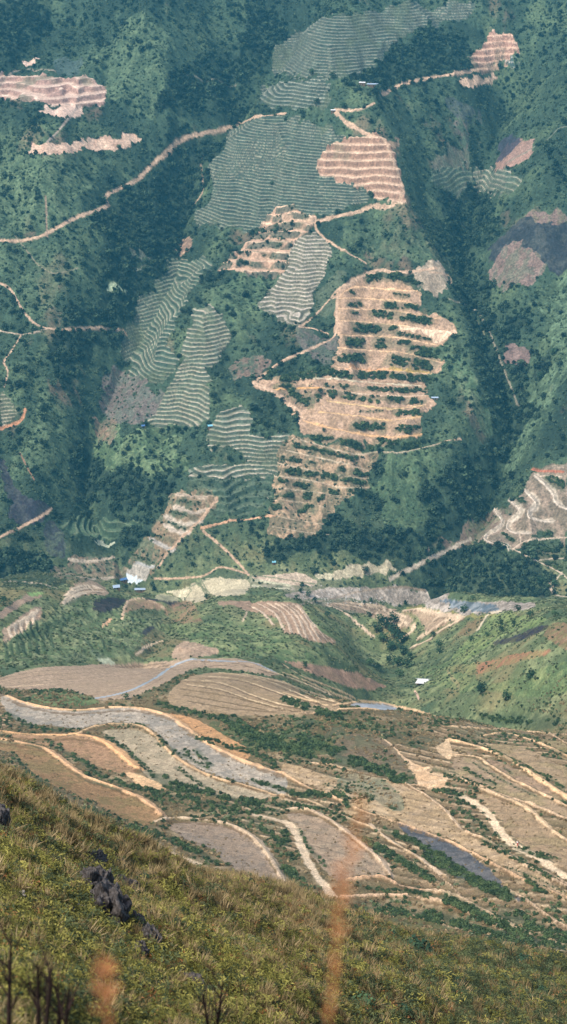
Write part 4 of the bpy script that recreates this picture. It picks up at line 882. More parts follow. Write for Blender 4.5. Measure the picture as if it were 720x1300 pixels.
# the 250 that show largest stand alone
vis = tr & seen(px, py, pz, 4)
fwd = py * cP - (pz - CZ) * sP
show = np.where(vis, fsz / fwd, 0)
sx, sy = project(px, py, pz)
show[(sx < 4) | (sx > 716) | (sy < 4)] = 0
top = np.argsort(-show)[:235]
alone = np.zeros(len(px), bool); alone[top] = True
zones = [(lambda x, y: (x > 480) & (y > 640), 'dark leafy tree in the belt of woods just above the riverbed'),
         (lambda x, y: (x > 540), 'dark tree packed into the wooded ravine on the right'),
         (lambda x, y: (x < 250) & (y > 560), 'deep green tree in the woods at the foot of the left ravine'),
         (lambda x, y: (x < 250), 'dark green tree in the left hand ravine forest'),
         (lambda x, y: (y > 560), 'round tree in the woods under the brown terraces'),
         (lambda x, y: (y > -1e9), 'single tree on the middle of the far mountainside')]
for t_ in top:
    o = bpy.data.objects.new('tree', FOREST[t_ % 5]); COL.objects.link(o)
    o.location = (px[t_], py[t_], pz[t_] - .3); s = fsz[t_]; o.scale = (s, s, s * 1.1); o.rotation_euler = (0, 0, random.random() * 6.28)
    for fn, lab in zones:
        if fn(sx[t_], sy[t_]): break
    props(o, lab, 'tree', lab.replace('dark leafy tree', 'trees').replace('deep green tree', 'trees').replace('dark green tree', 'trees').replace('round tree', 'trees').replace('single tree', 'trees').replace('dark tree', 'trees'))
q = tr & ~alone
scatter('forest', FOREST, np.stack([px, py, pz - .3], 1)[q], fsz[q], 'dark mixed forest filling the ravines of the far mountainside', 'forest', .1)
q = iss & ~tr
scatter('shrubland', SCRUB, np.stack([px, py, pz], 1)[q], rng.uniform(.9, 2.5, q.sum()), 'low green scrub covering the far mountainside', 'shrubland')
STONES = []
for k_ in range(3):
    bm = bmesh.new(); bmesh.ops.create_icosphere(bm, subdivisions=2, radius=1)
    for v_ in bm.verts: v_.co *= 1 + .35 * mnoise.noise(v_.co * 1.3 + Vector((k_ * 9, 0, 0)))
    me = bpy.data.meshes.new('pebble'); bm.to_mesh(me); bm.free(); me.materials.append(leaf_material('river_stone', (150, 146, 138), (190, 186, 178), (220, 216, 210))); STONES.append(me)
sp = []
for k_ in range(500):
    x_ = random.uniform(375, 690); y_ = np.interp(x_, [375, 520, 600, 690], [758, 764, 770, 770]) + random.gauss(0, 6)
    h_ = hit(x_, y_)
    if 1080 < h_[3] < 1200: sp.append((h_[0], h_[1], h_[2] + CZ))
scatter('river_stones', STONES, sp, [random.choice((.25, .3, .4, .5, .8)) for _ in sp], 'pale stones littering the riverbed', 'stones', .4)
# --- hills this side of the river
px, py, pz, d = sector_points(52000, 19, 470, 1170)
v = veg_at(px, py); cl = fbm(px / 16, py / 16, 411, 3)
q = (rng.random(len(px)) < .62 * np.clip(v, 0, 1.2) * (1 + .6 * cl)) & (d > 560)
scatter('hill_scrub', HILLS + BUSH[:1], np.stack([px, py, pz], 1)[q], rng.uniform(.5, 1.35, q.sum()), 'green scrub and tall weeds on the spurs above the river', 'shrubland')
# --- near terraces: dry tufts between the fields
px, py, pz, d = sector_points(52000, 20, 262, 600)
v = veg_at(px, py); cl = fbm(px / 12, py / 12, 421, 3)
q = rng.random(len(px)) < .8 * np.clip(v, 0, 1.4) * (.8 + cl)
g_ = q & (v > .5) & (rng.random(len(px)) < .32 + 1.2 * cl)
scatter('dry_weeds', DRYS, np.stack([px, py, pz], 1)[q & ~g_], rng.uniform(.4, 1.15, (q & ~g_).sum()) * np.where(v[q & ~g_] > .5, 1, .6), 'brown dry weeds on the banks of the near terraces', 'weeds')
scatter('green_weeds', BUSH[:3] + HILLS[:2], np.stack([px, py, pz], 1)[g_], rng.uniform(.4, 1.25, g_.sum()), 'low green weeds scattered over the near terraces', 'weeds')
# --- bushes on the banks
near_b, far_b = [], []
for P, w_, dens, kind in strips:
    L_ = smooth_line(P, 8); 
    for (ax, ay), (bx, by) in zip(L_[:-1], L_[1:]):
        ln = math.hypot(bx - ax, by - ay)
        if ln < .01: continue
        cnt = ln * w_ / (9 if kind == 'near' else 7) * dens
        for k_ in range(int(cnt) + (random.random() < cnt % 1)):
            t_ = random.random(); off = (random.random() - .5) * w_ * .9
            x_, y_ = ax + (bx - ax) * t_ - (by - ay) / ln * off, ay + (by - ay) * t_ + (bx - ax) / ln * off
            if fbm(np.array([x_ / 11.]), np.array([y_ / 11.]), 431, 2)[0] < (-.32 if kind == 'near' else -.28): continue
            h_ = hit(x_, y_)
            mp = math.hypot(h_[3], h_[2]) / FPX
            s = mp * min(w_, 9) * random.uniform(.36, .62) if kind == 'near' else mp * min(w_, 7) * random.uniform(.4, .66)
            (near_b if kind == 'near' else far_b).append((h_[0], h_[1], h_[2] + CZ - s * .1, s, mp, x_, y_))
scatter('bank_bushes', BUSH, [b[:3] for b in far_b], [b[3] for b in far_b], 'dark bushes along the risers of the brown far terraces', 'bushes')
near_b.sort(key=lambda b: -b[3] / b[4])
def where_bush(x, y):
    if y > 1115 and x > 420: return 'dark green bush on the lowest banks beneath the slate coloured field'
    if x < 300 and y < 1000: return 'leafy bush on the bank between the grey and the rusty fields'
    if x < 300: return 'green bush beside the pale stony path left of centre'
    if y > 1020: return 'dense bush on the bank around the leaf shaped field'
    return 'small bush on a bank of the right hand terraces'
inb = [b for b in near_b if 3 < b[5] < 717]
for b in inb[:230]:
    o = bpy.data.objects.new('bush', random.choice(BUSH)); COL.objects.link(o)
    o.location = b[:3]; o.scale = (b[3] * 1.15, b[3] * 1.15, b[3]); o.rotation_euler = (0, 0, random.random() * 6.28)
    lab = where_bush(b[5], b[6]); props(o, lab, 'bush', 'bushes: ' + lab)
rest = inb[230:] + [b for b in near_b if not (3 < b[5] < 717)]
scatter('shrub_thicket', BUSH, [b[:3] for b in rest], [b[3] for b in rest], 'tangled green shrubs on the banks of the near terraces', 'shrubs')

# --- the overgrown slope in front
def tree_line(x): return np.interp(x, [0, 180, 360, 540, 720], [985, 1085, 1134, 1194, 1220])
RIB = [((102, 1124), (126, 1142), 9), ((130, 1130), (146, 1158), 7), ((134, 1162), (190, 1228), 12), ((188, 1196), (210, 1216), 8), ((152, 1123), (168, 1138), 6), ((105, 1090), (132, 1106), 6), ((-4, 1050), (10, 1080), 9), ((232, 1246), (262, 1262), 6)]
nfg = 60000
a = (rng.random(nfg) * 2 - 1) * R(21); d = np.exp(rng.uniform(math.log(2.2), math.log(262), nfg))
px, py = d * np.sin(a), d * np.cos(a); pz = ground(px, py) + CZ
sz = .105 * (d / 10) ** .78 * rng.uniform(.7, 1.5, nfg)
u = fbm(px / np.maximum(d * .16, .5), py / np.maximum(d * .16, .5), 441, 3) * 1.6; u2 = rng.random(nfg)
rx, ry = project(px, py, pz)
edge = ry - tree_line(rx)                       # photo rows below the brow of the slope
right = sstep(300, 560, rx)
p_tan = np.clip(.09 + .50 * (1 - sstep(10, 90, edge)) * (1 - right) * .7 + .16 * u, .04, .9)
p_grn = np.clip(.16 + .38 * right - .3 * u, .03, .8)
p_rus = .07 + .05 * u
kind = np.where(u2 < p_tan, 0, np.where(u2 < p_tan + p_grn, 1, np.where(u2 < p_tan + p_grn + p_rus, 2, 3)))
P_ = np.stack([px, py, pz], 1)
keep = (d < 255) & (rng.random(nfg) < .95)
for (ax_, ay_), (bx_, by_), wr in RIB:
    t_ = np.clip(((rx - ax_) * (bx_ - ax_) + (ry - ay_) * (by_ - ay_)) / ((bx_ - ax_) ** 2 + (by_ - ay_) ** 2), 0, 1)
    keep &= np.hypot(rx - ax_ - t_ * (bx_ - ax_), ry - ay_ - t_ * (by_ - ay_)) > wr * .55
for kk, nm, ms, sc_, lab, cat in [(0, 'dry_grass', TAN, 1.25, 'tan dry grass tufts all over the near slope', 'grass'), (1, 'green_undergrowth', GRN, 1.15, 'dark green leafy weeds on the near slope', 'undergrowth'),
                                  (2, 'rusty_undergrowth', RUS, 1.0, 'rusty brown withered weeds on the near slope', 'undergrowth'), (3, 'yellow_undergrowth', YEL, 1.15, 'yellow green leafy ground cover on the near slope', 'undergrowth')]:
    q = keep & (kind == kk)
    scatter(nm, ms, P_[q], sz[q] * sc_, lab, cat, .3)

# individual trees and bushes on the hills and the slope (photo position, crown width in photo pixels)
tree_src = []
for k_ in range(8):
    e = bpy.data.objects.new('tree', None); tree_src.append((TREE_C[k_ % 4], TREE_T[k_ % 2]))
def put_tree(x, y, wpx, label, group=None, name='tree', cat='tree', mats=None, tall=1.0):
    h_ = hit(x, y); mp = math.hypot(h_[3], h_[2]) / FPX
    s = wpx * mp * .6
    cm_, tm = random.choice(tree_src)
    e = bpy.data.objects.new(name, None); COL.objects.link(e); e.location = (h_[0], h_[1], h_[2] + CZ - s * .05); e.rotation_euler = (0, 0, random.random() * 6.28)
    e.scale = (s, s, s * tall)
    for nm_, me_ in (('crown', cm_), ('trunk', tm)):
        o = bpy.data.objects.new(nm_, me_); COL.objects.link(o); o.parent = e
    props(e, label, cat, group)
gully = 'leafy tree crowded into the small gully between the green hills'
for x, y, w_ in [(478, 803, 17), (490, 798, 19), (500, 810, 22), (510, 818, 20), (497, 826, 18), (512, 832, 18), (486, 815, 16), (505, 846, 17), (517, 848, 16), (495, 842, 13), (480, 852, 13), (522, 838, 14), (507, 860, 13), (482, 790, 13), (500, 790, 15), (470, 845, 12)]:
    put_tree(x, y, w_, gully, 'trees in the small gully')
for x, y, w_, lab in [(416, 783, 9, 'small dark tree beside the riverside terraces, left of the gully'), (387, 848, 9, 'lone round bush like tree above the thin reddish field'), (469, 783, 9, 'small tree on the edge of the brown terraces above the gully'),
    (589, 778, 12, 'rounded dark tree standing at the edge of the riverbed'), (550, 809, 9, 'slim dark tree on the pale path by the riverside plot'), (557, 821, 11, 'tree on the hillside right of the gully'), (558, 830, 10, 'lower of two close trees right of the gully'),
    (635, 795, 10, 'upper tree on the green crest of the right hill'), (636, 802, 9, 'second tree on the green crest of the right hill'), (652, 795, 9, 'tree nearest the burnt streak on the right hill'), (619, 808, 8, 'small tree low on the green right hill'), (598, 814, 8, 'tiny tree on the left flank of the right hill'),
    (672, 783, 11, 'dark tree on the skyline of the right hill'), (657, 776, 10, 'tree at the end of the crest path on the right hill'), (705, 783, 11, 'dark tree near the right edge beyond the hill'), (704, 745, 12, 'dark tree below the stony terraces at the right edge'),
    (611, 880, 18, 'bushy tree at the bottom of the slope right of the white roof'), (643, 889, 15, 'bushy tree near the slope foot further right'), (671, 862, 16, 'round tree alone on the lower right hill'), (686, 742, 12, 'tree on the riverside bank under the stony terraces'),
    (377, 761, 8, 'left tree of a little row by the riverbed'), (392, 757, 9, 'light green tree of the little row by the riverbed'), (400, 765, 9, 'right tree of the little row by the riverbed'), (382, 752, 8, 'small dark tree by the narrow paddies'), (464, 728, 11, 'tree between the pink paddies and the river'),
    (262, 760, 8, 'tree at the corner of the wedge shaped paddy'), (160, 888, 10, 'dark bush beside the blue grey water channel'), (5, 768, 14, 'dark tree at the left edge above the fallow strip'), (600, 762, 8, 'small tree on the pebble bank'),
    (345, 235, 6, 'tiny tree among the wide green terraces'), (395, 95, 9, 'tree at the lower edge of the topmost terraces'), (422, 100, 10, 'taller tree beside the white roofed house'), (402, 132, 9, 'tree left of the small white hut'), (437, 138, 10, 'dark tree right of the small white hut'),
    (340, 558, 9, 'dark tree beside the pale forked terraces'), (226, 548, 10, 'dark tree under the long pale terraced strip'), (407, 500, 9, 'tree cluster on the bare track by the orange terraces'), (377, 528, 8, 'slim tree left of the lower orange terraces'), (411, 548, 6, 'tiny tree on the lowest orange step'),
    (702, 450, 10, 'dark tree on the right mountainside'), (685, 480, 10, 'round tree low on the right mountainside')]:
    put_tree(x, y, w_, lab)
for x, y, w_, lab in [(530, 1213, 34, 'large dark green bush in the middle of the weedy slope'), (666, 1225, 20, 'dark bush on the right part of the weedy slope'), (619, 1197, 12, 'bright little bush under the lowest banks'), (497, 1190, 12, 'small bush just below the lowest banks'), (508, 1290, 20, 'deep green conical bush at the bottom edge'),
    (181, 1122, 20, 'dark green shrub behind the black rocks'), (460, 1280, 26, 'leafy bush at the bottom centre'), (583, 1255, 16, 'bush in the lower right of the weedy slope'), (688, 1262, 14, 'little bush near the lower right corner'), (20, 1270, 20, 'dark leafy shrub in the lower left corner')]:
    put_tree(x, y, w_ * 1.15, lab, None, 'bush', 'bush', tall=.7)

# ================================================================== rocks
M_rock = plain('dark_rock', (72, 68, 66), noise=.8, scale=14); M_stone = plain('pale_stone', (178, 168, 156), noise=.2)
def rock(P, label, name='rock', mat=None, thick=.5, seed=0):
    """a jagged slab of rock along a line of photo positions"""
    P = P if len(P) > 2 else P
    h0 = [hit(x, y) for x, y in P]
    A = Vector(h0[0][:3]); B = Vector(h0[-1][:3]); mid = (A + B) / 2; mid.z += CZ
    mp_ = Vector(h0[0][:3]).length / FPX; L_ = mp_ * math.hypot(P[-1][0] - P[0][0], P[-1][1] - P[0][1]) * 1.25
    if (B - A).length > 2.2 * L_: B = A + (B - A).normalized() * L_; mid = (A + B) / 2; mid.z += CZ
    bm = bmesh.new(); bmesh.ops.create_icosphere(bm, subdivisions=5 if L_ > .2 else 3, radius=1)
    ax = (B - A).normalized(); up = Vector((0, 0, 1)); sdv = ax.cross(up).normalized(); up2 = sdv.cross(ax).normalized()
    for v_ in bm.verts:
        p = v_.co.copy()
        n_ = mnoise.fractal(p * 1.7 + Vector((seed, 0, 0)), 1, 2, 5)
        c_ = mnoise.voronoi(p * 2.6 + Vector((seed, 3, 1)))[0][0]
        f_ = 1 + .38 * n_ + .4 * (c_ - .35)
        p = Vector((p.x * f_, p.y * f_, p.z * f_))
        stair = math.floor(p.x * 3.1 + n_) * .09
        v_.co = ax * (p.x * L_ * .58) + sdv * (p.y * L_ * thick * .42) + up2 * ((p.z + stair) * L_ * thick * .62)
    me = bpy.data.meshes.new(name); bm.to_mesh(me); bm.free(); me.materials.append(mat or M_rock)
    o = bpy.data.objects.new(name, me); COL.objects.link(o); o.location = mid + Vector((0, 0, L_ * thick * .22)); props(o, label, 'rock')
    return o
for k_, (P, th, lab) in enumerate([([(102, 1122), (126, 1140)], .9, 'black rock with a blunt top beside the dark green shrub'), ([(129, 1130), (146, 1156)], .8, 'narrow dark rock between the blunt one and the longest one'), ([(132, 1160), (175, 1208)], .6, 'longest black slab of the rocky rib on the slope'),
      ([(172, 1180), (186, 1203)], .7, 'upright grey topped rock against the longest slab'), ([(176, 1206), (193, 1230)], .5, 'thin dark splinter at the lower end of the rib'), ([(188, 1194), (212, 1217)], .6, 'dark rock at the right of the rib end'),
      ([(152, 1121), (170, 1138)], .6, 'black rock half hidden in grass right of the rib'), ([(105, 1088), (134, 1106)], .5, 'flat dark rock highest on the rib'), ([(-4, 1050), (12, 1078)], .8, 'dark rock cut by the left edge'), ([(150, 1095), (160, 1106)], .6, 'small black rock in dry grass above the rib'), ([(232, 1244), (262, 1262)], .45, 'low grey rock at the bottom centre left'), ([(84, 1155), (98, 1172)], .5, 'small dark outcrop left of the rib')]):
    rock(P, lab, thick=th, seed=k_ * 3.7)
for k_, (x, y, s, lab) in enumerate([(28, 1136, 3, 'pale stone at the far left of the slope'), (55, 1110, 4, 'pale stone up the slope near the left edge'), (103, 1155, 4, 'pinkish pale stone beside the rib'), (248, 1247, 4, 'upper of two pale stones at bottom centre'), (268, 1268, 5, 'lower of two pale stones at bottom centre'), (60, 1252, 4, 'pale stone close to the bottom left twigs')]):
    rock([(x - s, y - s * .6), (x + s, y + s * .6)], lab, 'stone', M_stone, .8, 20 + k_)

# ================================================================== huts and sheds
M_roofw = plain('white_roof', (206, 206, 204), .5, noise=.05); M_roofg = plain('grey_tin_roof', (150, 166, 182), .45, noise=.12, scale=3); M_blue = plain('blue_tarpaulin', (76, 108, 150), .6); M_teal = plain('turquoise_sheet', (120, 178, 192), .6)
M_wall = plain('plank_wall', (112, 92, 74), noise=.3); M_post = plain('timber_post', (96, 78, 62), noise=.3); M_dark = plain('door_dark', (40, 36, 34))
def boxm(name, size, loc, mat, parent, rot=(0, 0, 0), bevel=.02):
    bm = bmesh.new(); bmesh.ops.create_cube(bm, size=1)
    for v_ in bm.verts: v_.co = Vector((v_.co.x * size[0], v_.co.y * size[1], v_.co.z * size[2]))
    bmesh.ops.bevel(bm, geom=bm.edges[:], offset=bevel, segments=1, affect='EDGES')
    me = bpy.data.meshes.new(name); bm.to_mesh(me); bm.free(); me.materials.append(mat)
    o = bpy.data.objects.new(name, me); COL.objects.link(o); o.parent = parent; o.location = loc; o.rotation_euler = rot; return o
def roof_mesh(name, L_, W_, H_, mat, parent, z, hip=0.0, mono=False):
    """corrugated roof: two slopes (or one), ribs across"""
    V, F = [], []; n = max(8, int(L_ / .35)); th = .06
    prof = [(-W_ / 2, 0), (0, H_), (W_ / 2, 0)] if not mono else [(-W_ / 2, 0), (W_ / 2, H_)]
    for i_ in range(n + 1):
        x = (i_ / n - .5) * L_; rib = .05 * (i_ % 2)
        for (y, zz) in prof:
            xs = x * (1 - hip) if (zz == H_ and not mono) else x
            V.append((xs, y, zz + rib))
        for (y, zz) in prof:
            xs = x * (1 - hip) if (zz == H_ and not mono) else x
            V.append((xs, y, zz + rib - th))
    k_ = len(prof); S = 2 * k_
    for i_ in range(n):
        for j_ in range(k_ - 1):
            a = i_ * S + j_; F.append((a, a + S, a + S + 1, a + 1)); b = a + k_; F.append((b + 1, b + S + 1, b + S, b))
        F.append((i_ * S, i_ * S + k_, i_ * S + S + k_, i_ * S + S)); a = i_ * S + k_ - 1; F.append((a + S, a + S + k_, a + k_, a))
    for e_ in (0, n):
        for j_ in range(k_ - 1): a = e_ * S + j_; F.append((a, a + 1, a + 1 + k_, a + k_))
    me = raw_mesh(name, V, F, [mat]); o = bpy.data.objects.new(name, me); COL.objects.link(o); o.parent = parent; o.location = (0, 0, z); return o
def hut(x, y, wpx, ratio, rz, rmat, label, name='hut', cat='hut', H=2.1, rise=.9, open_=False, mono=False, hip=0):
    h_ = hit(x, y); mp = math.hypot(h_[3], h_[2]) / FPX; L_ = wpx * mp; W_ = L_ * ratio
    e = bpy.data.objects.new(name, None); COL.objects.link(e); e.location = (h_[0], h_[1], h_[2] + CZ - .1); e.rotation_euler = (0, 0, rz); props(e, label, cat)
    roof_mesh('roof', L_, W_, rise, rmat, e, H, mono=mono, hip=hip)
    if open_:
        for sx_ in (-.44, .44):
            for sy_ in (-.42, .42): boxm('post', (.14, .14, H + 3), (sx_ * L_, sy_ * W_, H / 2 - 1.5), M_post, e)
        boxm('floor', (L_ * .8, W_ * .7, .15), (0, 0, .3), M_wall, e)
    else:
        boxm('wall', (L_ * .9, W_ * .84, H + 3), (0, 0, H / 2 - 1.48), M_wall, e)
        boxm('door', (.9, .08, 1.8), (L_ * .1, -W_ * .42 - .03, .95), M_dark, e)
        boxm('window', (.8, .08, .7), (-L_ * .25, -W_ * .42 - .03, 1.35), M_dark, e)
hut(537, 868, 20, .62, R(-6), M_roofw, 'white roofed shelter standing on the slope above the gully', 'shelter', 'shelter', 2.0, 1.4, True, hip=.35)
hut(178, 750, 14, .42, R(2), M_roofg, 'long grey tin roofed shed nearest the water by the pond', 'shed', 'shed')
hut(148, 748, 9, .6, R(14), M_roofg, 'small grey roofed shed at the left of the cluster', 'shed', 'shed', mono=True)
hut(157, 738, 9, .45, R(24), M_blue, 'narrow blue roofed shed at the back of the cluster', 'shed', 'shed', mono=True)
hut(460, 108, 8, .45, R(-14), M_roofw, 'short white roofed house at the left of the high pair', 'house', 'house', 3)
hut(473, 110, 14, .35, R(-6), M_roofg, 'long pale roofed house at the right of the high pair', 'house', 'house', 3)
hut(552, 507, 9, .5, R(0), M_roofg, 'tiny grey roofed hut at the right end of the orange terraces')
hut(423, 142, 6, .6, R(0), M_roofw, 'small white hut where the high road meets the track')
hut(182, 543, 5, .6, R(20), M_blue, 'tiny blue roofed hut left of the pale terraced strip', mono=True)
hut(267, 543, 6.5, .5, R(10), M_teal, 'tiny turquoise roofed hut beside the forked terraces', mono=True)
hut(348, 716 + 0, 5, .6, R(0), M_teal, 'tiny blue green shack by the narrow paddies', mono=True)

# ================================================================== the person on the path
def skin_body(name, verts, edges, rad, mat, parent, sub=2):
    me = bpy.data.meshes.new(name); me.from_pydata(verts, edges, []); o = bpy.data.objects.new(name, me); COL.objects.link(o); o.parent = parent
    o.modifiers.new('skin', 'SKIN')
    for i_, r_ in enumerate(rad): me.skin_vertices[0].data[i_].radius = (r_, r_)
    me.skin_vertices[0].data[0].use_root = True
    md = o.modifiers.new('soft', 'SUBSURF'); md.levels = sub; md.render_levels = sub
    me.materials.append(mat); return o
M_skin = plain('skin', (164, 118, 92)); M_shirt = plain('white_shirt', (232, 232, 230)); M_red = plain('red_trousers', (196, 52, 34)); M_hair = plain('black_hair', (26, 24, 26)); M_green = plain('green_basket', (44, 84, 66))
h_ = hit(657, 1074)
pe = bpy.data.objects.new('person', None); COL.objects.link(pe); pe.location = (h_[0], h_[1], h_[2] + CZ); pe.rotation_euler = (0, 0, R(35)); pe.scale = (1.15,) * 3
props(pe, 'person in white shirt and red trousers bending over on the sandy path', 'person')
pv = [(0, 0, .92), (0, .08, 1.12), (0, .24, 1.34), (0, .32, 1.43), (0, .38, 1.53), (0, .42, 1.63), (.17, .24, 1.33), (.21, .34, 1.08), (.16, .5, .9), (.15, .56, .84), (-.17, .24, 1.33), (-.22, .32, 1.08), (-.17, .48, .9), (-.16, .55, .84),
      (.1, 0, .86), (.12, .12, .48), (.12, -.06, .09), (.12, .1, .04), (-.1, 0, .86), (-.12, -.04, .48), (-.12, -.26, .12), (-.12, -.14, .05)]
pe_ = [(0, 1), (1, 2), (2, 3), (3, 4), (4, 5), (2, 6), (6, 7), (7, 8), (8, 9), (2, 10), (10, 11), (11, 12), (12, 13), (0, 14), (14, 15), (15, 16), (16, 17), (0, 18), (18, 19), (19, 20), (20, 21)]
pr = [.13, .12, .13, .055, .085, .08, .055, .042, .03, .035, .055, .042, .03, .035, .085, .06, .04, .035, .085, .06, .04, .035]
skin_body('body', pv, pe_, pr, M_skin, pe)
skin_body('shirt', [pv[i] for i in (0, 1, 2, 6, 7, 10, 11)], [(0, 1), (1, 2), (2, 3), (3, 4), (2, 5), (5, 6)], [.145, .15, .16, .078, .06, .078, .06], M_shirt, pe)
skin_body('trousers', [(0, 0, .93)] + [pv[i] for i in (14, 15, 16, 18, 19, 20)], [(0, 1), (1, 2), (2, 3), (0, 4), (4, 5), (5, 6)], [.15, .11, .085, .06, .11, .085, .06], M_red, pe)
skin_body('hair', [(0, .36, 1.58), (0, .40, 1.68)], [(0, 1)], [.085, .095], M_hair, pe)

# ================================================================== stalks and plumes close to the eye
M_twig = plain('dark_twig', (48, 36, 32), noise=.3); M_plume = plain('rust_plume', (186, 122, 84), noise=.25, scale=40); M_stem = plain('dry_stem', (150, 100, 62), noise=.2)
def eye_point(x, y, dist):
    u = (x - 360) / FPX; v_ = (y - 650) / FPX
    v3 = Vector((u, cP - v_ * sP, -sP - v_ * cP)).normalized() * dist
    return Vector((v3.x, v3.y, v3.z + CZ))
def bez(a, b, c_, n=14): return [a * (1 - t) ** 2 + b * 2 * t * (1 - t) + c_ * t * t for t in [i / n for i in range(n + 1)]]
def plume(px_list, dist, label, width, n=420):
    pts = [eye_point(x, y, dist) for x, y in px_list]
    foot_xy = pts[-1] + Vector((pts[-1].x * .1 - .03, .06, 0)); gz = float(ground(np.array([foot_xy.x]), np.array([foot_xy.y]))[0]) + CZ
    foot = Vector((foot_xy.x, foot_xy.y, gz - .05))
    base = foot.copy()
    e = bpy.data.objects.new('reed', None); COL.objects.link(e); e.location = base; props(e, label, 'reed')
    V, F = [], []
    path = [foot] + bez(foot.lerp(pts[-1], .3), foot.lerp(pts[-1], .8) , pts[-1], 6) + pts[::-1][1:]
    tube(V, F, [p - base for p in path], list(np.linspace(.002, .0005, len(path))), 5)
    o = bpy.data.objects.new('stem', raw_mesh('stem', V, F, [M_stem])); COL.objects.link(o); o.parent = e
    V, F = [], []
    r_ = np.random.default_rng(len(label))
    for k_ in range(n):
        t_ = r_.random() * (len(pts) - 1); i_ = int(t_); p = pts[i_].lerp(pts[i_ + 1], t_ - i_) - base
        fr_ = t_ / (len(pts) - 1); w_ = width * (.35 + 1.1 * math.sin(math.pi * min(1, fr_ * .9 + .08)))
        d_ = Vector(r_.normal(size=3)); d_.z = abs(d_.z) * .9 + .5; d_.normalize(); q = p + d_ * w_ * (.4 + .8 * r_.random())
        s_ = d_.orthogonal().normalized() * .0011
        b = len(V); V += [p - s_ * .4, p + s_ * .4, q + s_, q - s_]; F.append((b, b + 1, b + 2, b + 3))
    o = bpy.data.objects.new('plume', raw_mesh('plume', V, F, [M_plume])); COL.objects.link(o); o.parent = e
    V, F = [], []
    for k_ in range(3):
        a0 = foot + (pts[-1] - foot) * .1; out = Vector((math.cos(k_ * 2.2), math.sin(k_ * 2.2), 0)) * .35
        pp = bez(a0, a0 + Vector((0, 0, .6)) + out * .4, a0 + Vector((0, 0, .5)) + out, 8); b = len(V)
        sd_ = out.cross(Vector((0, 0, 1))).normalized()
        for i_, p in enumerate(pp):
            w2 = .006 * (1 - i_ / 8.5); V += [p - base - sd_ * w2, p - base + sd_ * w2 + Vector((0, 0, .0005))]
        for i_ in range(8): F.append((b + 2 * i_, b + 2 * i_ + 1, b + 2 * i_ + 3, b + 2 * i_ + 2))
    o = bpy.data.objects.new('blades', raw_mesh('blades', V, F, [M_stem])); COL.objects.link(o); o.parent = e
plume([(461, 1012), (455, 1040), (448, 1075), (440, 1110), (432, 1150), (428, 1190), (424, 1230), (418, 1290)], 1.0, 'tall out of focus reed with a rusty plume right of the centre', .0085, 44)
plume([(132, 1222), (134, 1245), (136, 1275), (138, 1310)], 1.05, 'blurred rusty reed plume rising at the bottom left', .010, 55)
for k_, (P, dist, lab) in enumerate([([(14, 1185), (13, 1240), (10, 1330)], 5.2, 'leftmost bare dark stalk at the bottom left corner'), ([(47, 1222), (50, 1260), (48, 1330)], 5.4, 'second bare dark stalk from the left edge'), ([(66, 1225), (62, 1270), (56, 1330)], 5.0, 'tallest of the middle dark stalks at the bottom left'), ([(74, 1248), (75, 1290), (76, 1330)], 5.6, 'thin dark stalk right of the pair'), ([(86, 1262), (84, 1300), (83, 1330)], 5.3, 'short dark stalk, rightmost of the bare ones'),
        ([(258, 1262), (262, 1290), (268, 1330)], 6.5, 'forked bare twig at the bottom centre'), ([(283, 1245), (278, 1290), (272, 1330)], 6.5, 'slender twig beside the forked one')]):
    pts = [eye_point(x, y, dist + .25 * i_) for i_, (x, y) in enumerate(P)]
    ft = pts[-1].copy(); ft.z = min(ft.z, float(ground(np.array([ft.x]), np.array([ft.y]))[0]) + CZ - .03)
    e = bpy.data.objects.new('stalk', None); COL.objects.link(e); e.location = ft; props(e, lab, 'stalk')
    V, F = [], []; pp = [ft - ft] + [p - ft for p in bez(pts[2], pts[1], pts[0], 8)][1:]
    tube(V, F, pp, list(np.linspace(.011, .003, len(pp))), 6)
    o = bpy.data.objects.new('stem', raw_mesh('stem', V, F, [M_twig])); COL.objects.link(o); o.parent = e
    V, F = [], []
    for j_ in range(9):
        i_ = 2 + j_ % (len(pp) - 3); a = random.random() * 6.28; p = pp[i_]
        tube(V, F, [p, p + Vector((math.cos(a) * .03, math.sin(a) * .03, .06)), p + Vector((math.cos(a) * .06, math.sin(a) * .06, .13))], [.004, .003, .0015], 4)
    o = bpy.data.objects.new('twigs', raw_mesh('twigs', V, F, [M_twig])); COL.objects.link(o); o.parent = e

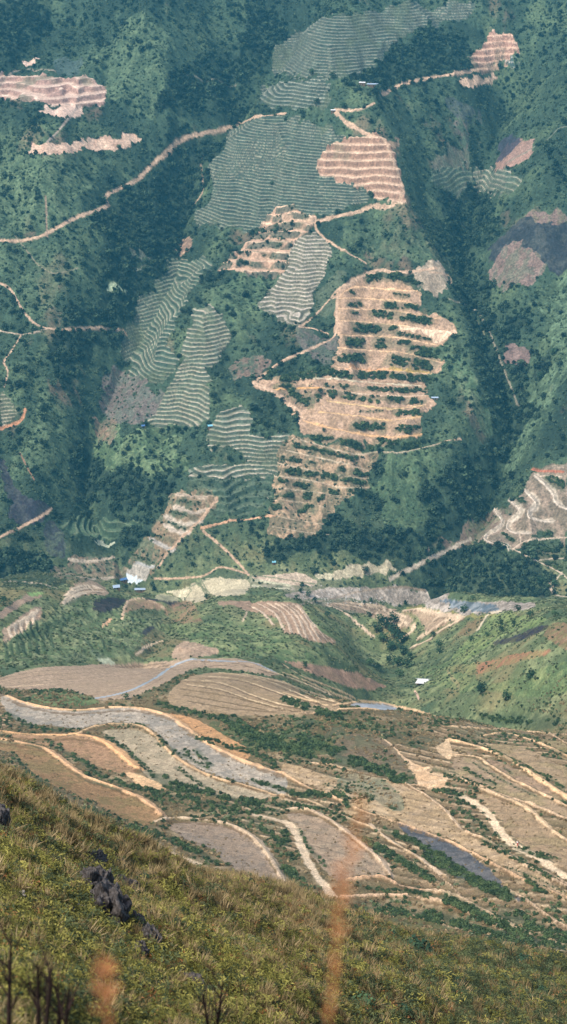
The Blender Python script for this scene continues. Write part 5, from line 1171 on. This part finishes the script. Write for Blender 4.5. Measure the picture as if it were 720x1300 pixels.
# ================================================================== air, light, camera
zlo = float(ZW.min()) - 1; zhi = max(float(ZW.max()), CZ) + 14
xm = float(np.abs(X).max()) + 20; ym = float(Y.max()) + 20; yl = min(float(Y.min()), 0) - 30
bm = bmesh.new(); bmesh.ops.create_cube(bm, size=1)
for v_ in bm.verts: v_.co = Vector((v_.co.x * 2 * xm, yl + (v_.co.y + .5) * (ym - yl), zlo + (v_.co.z + .5) * (zhi - zlo)))
me = bpy.data.meshes.new('haze'); bm.to_mesh(me); bm.free()
hz = bpy.data.objects.new('haze', me); COL.objects.link(hz); props(hz, 'thin bluish haze filling the valley', 'haze', kind='stuff')
m = bpy.data.materials.new('haze_air'); m.use_nodes = True; t = m.node_tree; t.nodes.clear()
o_ = t.nodes.new('ShaderNodeOutputMaterial'); pvn = t.nodes.new('ShaderNodeVolumePrincipled'); t.links.new(pvn.outputs[0], o_.inputs['Volume'])
pvn.inputs['Color'].default_value = (.10, .47, .66, 1); pvn.inputs['Density'].default_value = HAZE = 1.2e-4; pvn.inputs['Anisotropy'].default_value = .0
me.materials.append(m)

SUN_EL, SUN_AZ = R(57), R(-132)      # azimuth from +Y clockwise: behind the viewer to the left
w = bpy.data.worlds.new('World'); SC.world = w; w.use_nodes = True; t = w.node_tree
bg = t.nodes['Background']; sky = t.nodes.new('ShaderNodeTexSky'); sky.sky_type = 'NISHITA'; sky.sun_disc = False
sky.sun_elevation = SUN_EL; sky.sun_rotation = SUN_AZ; sky.air_density = 1; sky.dust_density = 2
t.links.new(sky.outputs[0], bg.inputs[0]); bg.inputs[1].default_value = .128
sl = bpy.data.lights.new('sun', 'SUN'); sl.energy = 2.7; sl.angle = R(14); sl.color = (1, .93, .84)
so = bpy.data.objects.new('sun', sl); COL.objects.link(so)
sd = Vector((math.sin(SUN_AZ) * math.cos(SUN_EL), math.cos(SUN_AZ) * math.cos(SUN_EL), math.sin(SUN_EL)))
so.rotation_euler = sd.to_track_quat('Z', 'Y').to_euler(); so.location = (0, 0, CZ + 50)
cam = bpy.data.cameras.new('camera'); co = bpy.data.objects.new('camera', cam); COL.objects.link(co)
co.location = (0, 0, CZ); co.rotation_euler = (R(90) - PITCH, 0, 0)
cam.sensor_fit = 'VERTICAL'; cam.sensor_height = 24; cam.lens = 12 / math.tan(R(20)); cam.clip_start = .05; cam.clip_end = 6000
cam.dof.use_dof = True; cam.dof.focus_distance = 220; cam.dof.aperture_fstop = 3.0
SC.camera = co
SC.view_settings.view_transform = 'Standard'; SC.view_settings.look = 'None'; SC.view_settings.exposure = .86; SC.view_settings.gamma = 1
SC.cycles.max_bounces = 4; SC.cycles.diffuse_bounces = 2; SC.cycles.glossy_bounces = 1; SC.cycles.volume_bounces = 0; SC.cycles.transparent_max_bounces = 4
